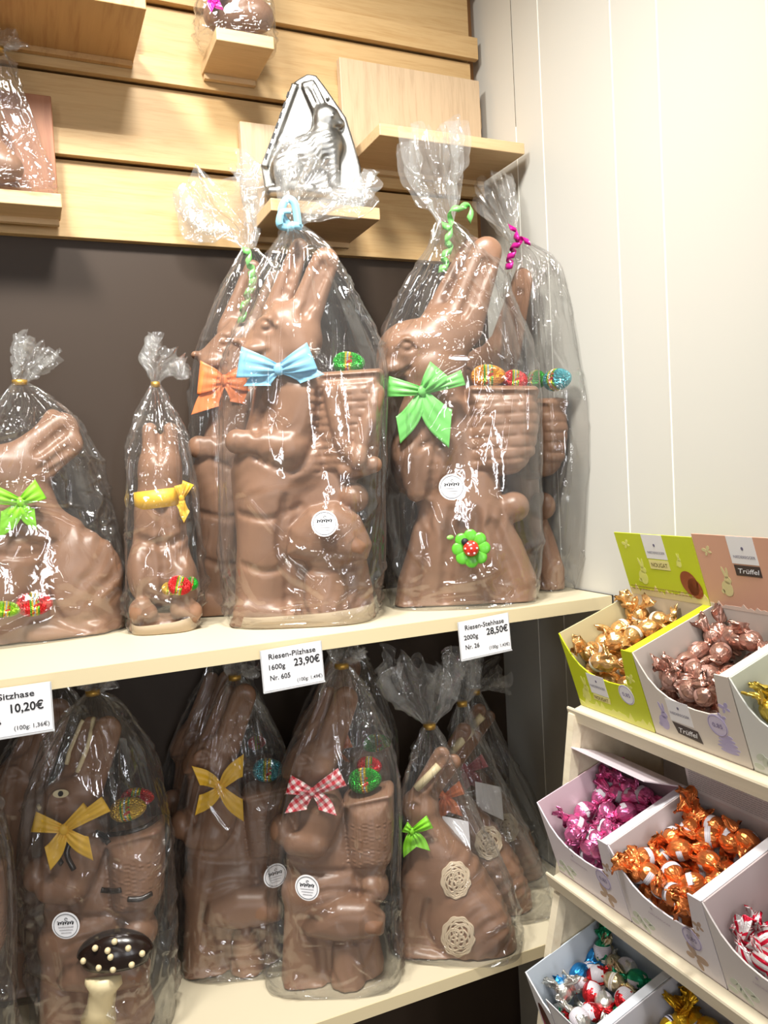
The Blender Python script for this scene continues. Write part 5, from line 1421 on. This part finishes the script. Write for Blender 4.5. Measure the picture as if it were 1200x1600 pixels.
            if kind == 'lime':
                mb = MB()
                for q in (ellipse(0.143, 0.034, 0.017, 0.021, 28, 0.35), ellipse(0.152, 0.026, 0.014, 0.017, 28, 0.2)): decal(mb, O3 + nrm * 0.0005, RY, dirn, nrm, q)
                mb.build('printed_egg', plain('print_milk_brown', c8(140, 66, 34), 0.35), lid)
                mb = MB()
                for yy in (0.011, 0.016): 
                    x = 0.006
                    rg = random.Random(int(yy * 1e4))
                    while x < BW - 0.02:
                        l = rg.uniform(0.003, 0.009); decal(mb, O3 + nrm * 0.0004, RY, dirn, nrm, [(x, yy), (x + l, yy), (x + l, yy + 0.0009), (x, yy + 0.0009)]); x += l + 0.0012
                mb.build('small_print', plain('brown_small_print', c8(150, 120, 70), 0.5), lid)
        else:
            mb = MB(); rg = random.Random(7)
            for i in range(9):
                yy = 0.006 + 0.0035 * i; x = 0.006
                while x < BW - 0.012:
                    l = rg.uniform(0.003, 0.010); decal(mb, O3 + nrm * 0.0003, RY, dirn, nrm, [(x, yy), (x + l, yy), (x + l, yy + 0.0008), (x, yy + 0.0008)]); x += l + 0.0014
            mb.build('small_print', plain('grey_small_print', c8(176, 170, 172), 0.5), lid)
            if 'liddeco' in K:
                mb = MB(); decal(mb, O3 + nrm * 0.0003, RY, dirn, nrm, [(0.004, L - 0.020), (0.048, L - 0.020), (0.048, L - 0.003), (0.004, L - 0.003)]); decal(mb, O3 + nrm * 0.0003, RY, dirn, nrm, [(0.062, L - 0.022), (0.150, L - 0.022), (0.150, L - 0.004), (0.062, L - 0.004)])
                mb.build('printed_bars', plain(kind + '_lid_bars', K['liddeco'], 0.5), lid)
    return t


display_box(0, 0, 'lime', 'lime green card display box filled with gold candies, top of rack')
display_box(0, 1, 'beige', 'beige card display box with salmon lid holding rose brown candies')
display_box(0, 2, 'mint', 'pale display box holding yellow gold candies, cut by the right edge')
display_box(1, 0, 'pinkbox', 'white card display box full of bright pink candies on middle rack shelf')
display_box(1, 1, 'orangebox', 'white card display box heaped with copper orange candies on middle rack shelf')
display_box(1, 2, 'redbox', 'grey white display box with red and white striped candies, right edge')
display_box(2, 0, 'bluebox', 'white display box with brand plate holding mixed silver, red, green candies')
display_box(2, 1, 'greybox', 'white display box with yellow candies on lowest rack shelf')

# candies -----------------------------------------------------------


def candy_wrapper(seed, fat=1.0):
    rg = np.random.RandomState(seed); L = 0.0385; n, m = 52, 36; V = []; p = rg.rand(6) * 6.28; B = 0.0190
    for i in range(n + 1):
        x = -L + 2 * L * i / n; ax = abs(x); sg = 1 if x > 0 else 0
        if ax < B - 0.0008:
            r = 0.0148 * fat * max(0.0, 1 - (ax / B) ** 2.3) ** 0.62 * (1 + 0.05 * x / B); cr = 0.012 + 0.12 * (ax / B) ** 4; fl = 1.0; k = 0
        else:
            k = (ax - B + 0.0008) / (L - B + 0.0008); r = 0.0036 + 0.0105 * k ** 0.75 * (1 + 0.2 * math.sin(p[sg] * 3)); cr = 0.34; fl = 1 - 0.66 * min(1, k * 2)
        r = max(r, 0.0034)
        for j in range(m):
            b = 2 * math.pi * j / m
            rr_ = r * (1 + cr * (0.6 * math.sin(5 * b + p[2] + 40 * x) + 0.5 * math.sin(8 * b + p[3] - 60 * x) + 0.35 * math.sin(13 * b + p[5])))
            if k == 0: rr_ *= 1 + 0.02 * math.sin(3 * b + p[2]) * math.sin(200 * x + p[3]) + 0.016 * math.sin(7 * b - 260 * x + p[4])
            q = [x + (0.005 * math.sin(2 * b + p[4]) + 0.003 * math.sin(5 * b) if ax > 0.036 else 0), rr_ * math.cos(b), rr_ * math.sin(b) * fl]
            if k > 0:
                tw = 1.2 * (1 if sg else -1) * k + p[sg]; q[1], q[2] = q[1] * math.cos(tw) - q[2] * math.sin(tw), q[1] * math.sin(tw) + q[2] * math.cos(tw)
                q[2] += 0.009 * k * math.sin(p[sg] * 2); q[1] += 0.007 * k * math.cos(p[sg] * 3)
            V.append(q)
    F_ = [(i * m + j, i * m + (j + 1) % m, (i + 1) * m + (j + 1) % m, (i + 1) * m + j) for i in range(n) for j in range(m)]
    F_ += [list(range(m))[::-1], [n * m + j for j in range(m)]]
    return V, F_


def candy_band(half=0.0042, fat=1.0, arc=(0.0, 6.2832)):
    """A paper band wrapped part of the way round the egg."""
    V = []; m = 30; B = 0.0190; full = arc[1] - arc[0] > 6.28
    for i in range(5):
        x = -half + 2 * half * i / 4; r = 0.01525 * fat * (1 - (abs(x) / B) ** 2.3) ** 0.62
        for j in range(m):
            b = arc[0] + (arc[1] - arc[0]) * j / (m if full else m - 1); V.append((x, r * math.cos(b), r * math.sin(b)))
    return V, [(i * m + j, i * m + (j + 1) % m, (i + 1) * m + (j + 1) % m, (i + 1) * m + j) for i in range(4) for j in range(m if full else m - 1)]


SHAPES = [candy_wrapper(s) for s in (3, 8, 15, 21)]
BAND = candy_band(0.0040, 1.0, (0.0, 4.2))
BAND_WIDE = candy_band(0.0100, 1.0, (0.0, 3.6))
_cm = {}


def candy_meshes(key, foil_mat, band_mat, wide=False):
    if key not in _cm:
        ms = []
        for V, F_ in SHAPES:
            me = bpy.data.meshes.new('wrapped_candy'); me.from_pydata(V, [], F_); me.update(); me.polygons.foreach_set('use_smooth', np.ones(len(me.polygons), bool)); me.materials.append(foil_mat); ms.append(me)
        bm_ = None
        if band_mat is not None:
            V, F_ = BAND_WIDE if wide else BAND
            bm_ = bpy.data.meshes.new('paper_band'); bm_.from_pydata(V, [], F_); bm_.update(); bm_.polygons.foreach_set('use_smooth', np.ones(len(bm_.polygons), bool)); bm_.materials.append(band_mat)
        _cm[key] = (ms, bm_)
    return _cm[key]


def band_paper(name, base, line, n=900.0):
    k = NT(name); tc = k.new('ShaderNodeTexCoord'); sp = k.new('ShaderNodeSeparateXYZ'); k.link(tc.outputs['Object'], sp.inputs[0])
    mu = k.new('ShaderNodeMath', operation='MULTIPLY'); k.link(sp.outputs['X'], mu.inputs[0]); mu.inputs[1].default_value = n
    si = k.new('ShaderNodeMath', operation='COSINE'); k.link(mu.outputs[0], si.inputs[0])
    k.link(k.ramp(si.outputs[0], [(0.0, base), (0.75, line)], 'CONSTANT'), k.p.inputs['Base Color']); k.p.inputs['Roughness'].default_value = 0.4
    return k.m


B_WHITE = band_paper('white_lined_band', c8(236, 230, 236), c8(198, 188, 206), 2400.0)
B_ROSE = band_paper('rose_lined_band', c8(190, 150, 138), c8(150, 105, 96), 2400.0)
B_GOLD = band_paper('pale_gold_band', c8(232, 226, 222), c8(200, 176, 120), 1800.0)
B_NAVY = band_paper('white_band_navy_edge', c8(226, 222, 232), c8(40, 40, 70), 550.0)
FO = {
    'gold': foil('gold_foil', (0.90, 0.54, 0.22, 1)), 'rose': foil('rose_brown_foil', (0.62, 0.36, 0.29, 1)), 'pink': foil('pink_foil', (0.88, 0.22, 0.48, 1)),
    'orange': foil('copper_orange_foil', (0.90, 0.28, 0.08, 1)), 'yellow': foil('yellow_foil', (0.85, 0.50, 0.03, 1), 0.32), 'lemon': foil('yellow_gold_foil', (0.88, 0.66, 0.12, 1)),
    'silver': foil('silver_foil', (0.80, 0.78, 0.72, 1)), 'red': foil('red_foil', (0.75, 0.03, 0.04, 1)), 'green': foil('emerald_foil', (0.03, 0.40, 0.20, 1)), 'olive': foil('pale_gold_foil', (0.66, 0.55, 0.33, 1)), 'blue': foil('blue_foil', (0.03, 0.25, 0.60, 1)),
    'stripe': stripe_foil('red_white_striped_foil', (0.80, 0.72, 0.72, 1), (0.62, 0.01, 0.04, 1), 9.0),
}
BANDS = {'gold': B_GOLD, 'rose': B_ROSE, 'pink': B_WHITE, 'orange': B_WHITE, 'yellow': B_NAVY, 'lemon': B_WHITE, 'silver': B_WHITE, 'red': B_WHITE, 'green': B_WHITE, 'olive': B_GOLD, 'blue': B_WHITE, 'stripe': None}
ORD = ['first', 'second', 'third', 'fourth', 'fifth', 'sixth', 'seventh', 'eighth', 'ninth', 'tenth']
NAMES = {'gold': 'gold', 'rose': 'rose brown', 'pink': 'bright pink', 'orange': 'copper orange', 'yellow': 'yellow', 'lemon': 'yellow gold', 'silver': 'silver', 'red': 'red', 'green': 'emerald', 'olive': 'pale gold', 'blue': 'blue', 'stripe': 'red striped'}


def at_box(px, py, row, col, h):
    O = RP(row, col, 0, 0, h); d = pray(px, py); return CAM + d * (((O - CAM) @ RN) / (d @ RN))


def make_candy(kind, P, ax_dir, spin, idx, label, group):
    ms, bm_ = candy_meshes(kind, FO[kind], BANDS[kind], kind in ('silver', 'green', 'red', 'blue'))
    o = bpy.data.objects.new('wrapped_candy', ms[idx % len(ms)]); COL.objects.link(o)
    x = Vector(ax_dir).normalized(); q = x.to_track_quat('X', 'Z'); m = Matrix.Translation(Vector(P)) @ q.to_matrix().to_4x4() @ Matrix.Rotation(spin, 4, 'X')
    o.matrix_world = m; tag(o, label, 'candy', group)
    if bm_ is not None:
        b = bpy.data.objects.new('paper_band', bm_); COL.objects.link(b); b.parent = o
    return o


def keep_in(p, q, strict=False):
    """Turn a candy's axis until both twisted ends stay inside the tray walls."""
    w, d, h = p @ RY, p @ RA, p @ RN; q = np.array(q, float) / np.linalg.norm(q); best = None
    for up_ in (0.0, 0.35, 0.8, 2.0):
        for k in range(12):
            a = math.radians(15 * ((k + 1) // 2) * (1 if k % 2 else -1)); c, s_ = math.cos(a), math.sin(a)
            x, y = q @ RY, q @ RA; v = RY * (x * c - y * s_) + RA * (x * s_ + y * c) + RN * (q @ RN); v = v / np.linalg.norm(v)
            for sg in (1, -1):
                u = v + RN * up_ * sg; u = u / np.linalg.norm(u); bad = 0.0
                for e in (0.036, -0.036):
                    r = 0.0115; W_, D_, H_ = w + e * (u @ RY), d + e * (u @ RA), h + e * (u @ RN)
                    bad += max(0, r + 0.002 - W_) + max(0, W_ - (BW - 0.017 - r)) + max(0, D_ - (BD - 0.003 - r)) + max(0, 0.021 - D_) * (0 if H_ > 0.80 * BH else 1) + max(0, r - H_)
                if best is None or bad < best[0] - 1e-6: best = (bad, u)
                if bad < 1e-6: return u
    return best[1] if not strict or best[0] < 0.002 else None


def fill_box(row, col, boxname, items, group, h0=0.62, h1=0.80, under=8, seed=1, single=None):
    """items: (px, py, image angle in degrees, colour, tilt); lie on the heap whose height runs from h0 (front) to h1 (back)."""
    rg = random.Random(seed); pts = []; cnt = []
    for it in items:
        px, py, ang, kind = it[:4]
        lift = it[4] if len(it) > 4 else 0.0
        p = at_box(px, py, row, col, 0.7 * BH)
        d = (p - RP(row, col, 0, 0, 0)) @ RA
        h = (h0 + (h1 - h0) * min(1, max(0, d / BD))) * BH + lift
        pts.append(at_box(px, py, row, col, h))
    P = np.array(pts); P0_ = P.copy()
    lo = 0.0185; 
    for it_ in range(40):
        for i in range(len(P)):
            for j in range(i + 1, len(P)):
                v = P[i] - P[j]; dd = np.linalg.norm(v)
                if dd < 0.028:
                    # slide along the view line so that the picture position stays
                    ra = P[i] - CAM; ra /= np.linalg.norm(ra); k = (0.028 - dd) * 0.3 + 0.0003
                    s_ = 1 if (items[i][1] <= items[j][1]) else -1
                    P[i] = P[i] + ra * k * s_ * 0.7; rb = P[j] - CAM; rb /= np.linalg.norm(rb); P[j] = P[j] - rb * k * s_ * 0.7
    O = RP(row, col, 0, 0, 0)
    for i in range(len(P)):
        dv = P[i] - P0_[i]; dn = np.linalg.norm(dv)
        if dn > 0.013: P[i] = P0_[i] + dv * 0.013 / dn
        w = (P[i] - O) @ RY; d = (P[i] - O) @ RA; h = (P[i] - O) @ RN
        P[i] = O + RY * min(max(w, lo), BW - 0.016 - lo) + RA * min(max(d, 0.0225), BD - lo - 0.003) + RN * min(max(h, 0.016), BH * 0.98)
    order = sorted(range(len(items)), key=lambda i: items[i][1]); n3 = max(1, math.ceil(len(order) / 3)); rows_ = [order[k:k + n3] for k in range(0, len(order), n3)]
    lab = {}
    rn = ['back', 'middle', 'front'] if len(rows_) == 3 else (['back', 'front'] if len(rows_) == 2 else ['only'])
    for nm, rr_ in zip(rn, rows_):
        for k, i in enumerate(sorted(rr_, key=lambda i: items[i][0])):
            lab[i] = '%s foil candy, %s from left in %s row of %s' % (NAMES[items[i][3]], ORD[k], nm, boxname)
    for i, it in enumerate(items):
        a = math.radians(it[2]); q = at_box(it[0] + 20 * math.cos(a), it[1] + 20 * math.sin(a), row, col, (P[i] - O) @ RN) - at_box(it[0], it[1], row, col, (P[i] - O) @ RN)
        q = q / np.linalg.norm(q) + RN * rg.uniform(-0.25, 0.25)
        q = keep_in(P[i] - O, q)
        make_candy(it[3], P[i], q, rg.uniform(0, 6), rg.randrange(4), lab[i], group)
    kinds = sorted(set(it[3] for it in items))
    nu_ = 0
    for iw in range(4):
        for id_ in range(4):
            if nu_ >= under: break
            w = 0.022 + iw * (BW - 0.016 - 0.044) / 3; d = 0.022 + id_ * (BD - 0.044) / 3
            hh = (0.34 + 0.18 * id_ / 3) * BH
            p = O + RY * w + RA * max(d, 0.030) + RN * hh; kd = rg.choice(kinds)
            if min(np.linalg.norm(P - p, axis=1)) < 0.027: continue
            qd = keep_in(p - O, RY * rg.uniform(-1, 1) + RA * rg.uniform(-1, 1) + RN * 0.1, True)
            if qd is None: continue
            make_candy(kd, p, qd, rg.uniform(0, 6), rg.randrange(4), '%s foil candy half buried in %s' % (NAMES[kd], boxname), group + ', under layer')
            nu_ += 1


fill_box(0, 0, 'the lime green box', [(906, 1016, 35, 'gold'), (934, 1000, 100, 'gold'), (951, 1036, 20, 'gold'), (950, 976, 10, 'gold'), (984, 962, 20, 'gold'), (962, 1002, 0, 'gold'), (1010, 958, 60, 'gold'), (1034, 966, 10, 'gold'), (922, 1043, 20, 'gold'), (990, 992, -40, 'gold'), (976, 944, 100, 'gold', 0.006), (1014, 982, 160, 'gold'), (893, 1008, 60, 'gold'), (928, 975, 20, 'gold')], 'gold candies in the lime box', 0.60, 0.76, 12, 2)
fill_box(0, 1, 'the beige box', [(1056, 1030, 10, 'rose'), (1050, 1064, 10, 'rose'), (1101, 1088, 5, 'rose'), (1091, 1018, 80, 'rose'), (1126, 1020, 110, 'rose'), (1157, 1000, 160, 'rose'), (1166, 980, 10, 'rose'), (1136, 976, 30, 'rose'), (1104, 1056, -10, 'rose'), (1190, 990, 30, 'rose'), (1032, 1052, 110, 'rose'), (1112, 996, 60, 'rose'), (1062, 1090, 20, 'rose'), (1086, 1046, 40, 'rose')], 'rose brown candies in the beige box', 0.58, 0.74, 12, 3)
fill_box(0, 2, 'the pale box', [(1190, 1126, 165, 'lemon'), (1196, 1086, 60, 'lemon'), (1215, 1105, 20, 'lemon'), (1222, 1140, 0, 'lemon')], 'yellow gold candies in the pale box', 0.62, 0.75, 6, 4)
fill_box(1, 0, 'the pink candy box', [(886, 1312, -25, 'pink'), (922, 1236, 10, 'pink'), (913, 1268, 20, 'pink'), (940, 1214, 60, 'pink'), (978, 1220, 10, 'pink'), (950, 1268, 90, 'pink'), (987, 1246, 15, 'pink'), (1016, 1238, 30, 'pink'), (902, 1290, 15, 'pink'), (1032, 1223, 60, 'pink'), (948, 1294, 30, 'pink'), (900, 1338, 20, 'pink'), (922, 1340, 60, 'pink'), (928, 1312, 20, 'pink'), (968, 1240, 100, 'pink'), (963, 1205, 30, 'pink'), (978, 1270, -20, 'pink'), (1005, 1215, 20, 'pink')], 'pink candies in the white box', 0.58, 0.72, 12, 5)
fill_box(1, 1, 'the orange candy box', [(1083, 1262, 60, 'orange'), (1078, 1297, 10, 'orange'), (1062, 1328, 15, 'orange'), (1108, 1308, -20, 'orange'), (1142, 1316, 30, 'orange'), (1107, 1346, 30, 'orange'), (1018, 1328, 80, 'orange'), (994, 1332, 120, 'orange'), (986, 1366, 70, 'orange'), (1016, 1366, 20, 'orange'), (1050, 1364, 50, 'orange'), (1082, 1382, -30, 'orange'), (1012, 1402, 60, 'orange'), (1046, 1402, 20, 'orange'), (1050, 1430, 110, 'orange'), (1132, 1278, 60, 'orange'), (1178, 1308, 20, 'orange'), (1068, 1436, 40, 'orange'), (1034, 1298, 10, 'orange'), (1074, 1404, 100, 'orange'), (1120, 1252, 110, 'orange'), (1158, 1296, 30, 'orange')], 'orange candies in the white box', 0.62, 0.78, 12, 6)
fill_box(1, 2, 'the right edge box', [(1164, 1466, 30, 'stripe'), (1168, 1496, 70, 'stripe'), (1196, 1470, 20, 'stripe'), (1192, 1540, -10, 'stripe'), (1197, 1504, 60, 'stripe'), (1225, 1490, 20, 'stripe'), (1220, 1540, 30, 'stripe')], 'striped candies at right', 0.45, 0.62, 8, 7)
fill_box(2, 0, 'the mixed box', [(902, 1536, 20, 'silver'), (914, 1504, 40, 'silver'), (934, 1524, 30, 'red'), (940, 1484, 70, 'green'), (922, 1478, 40, 'olive'), (960, 1506, 50, 'olive'), (960, 1534, 20, 'olive'), (996, 1530, 20, 'green'), (944, 1566, 70, 'silver'), (924, 1584, 0, 'red'), (906, 1592, 30, 'silver'), (889, 1508, 20, 'blue'), (866, 1528, 60, 'silver'), (976, 1560, 120, 'red'), (880, 1552, 40, 'silver'), (956, 1482, 20, 'olive'), (980, 1512, 30, 'silver'), (925, 1550, 110, 'red')], 'mixed foil candies in the white box', 0.55, 0.66, 12, 8)
fill_box(2, 1, 'the lowest box', [(1054, 1566, 10, 'yellow'), (1032, 1590, 30, 'yellow'), (1090, 1572, 40, 'yellow'), (1095, 1596, 10, 'yellow'), (1064, 1600, 20, 'yellow'), (1120, 1596, 50, 'yellow')], 'yellow candies in the lowest box', 0.55, 0.66, 8, 9)
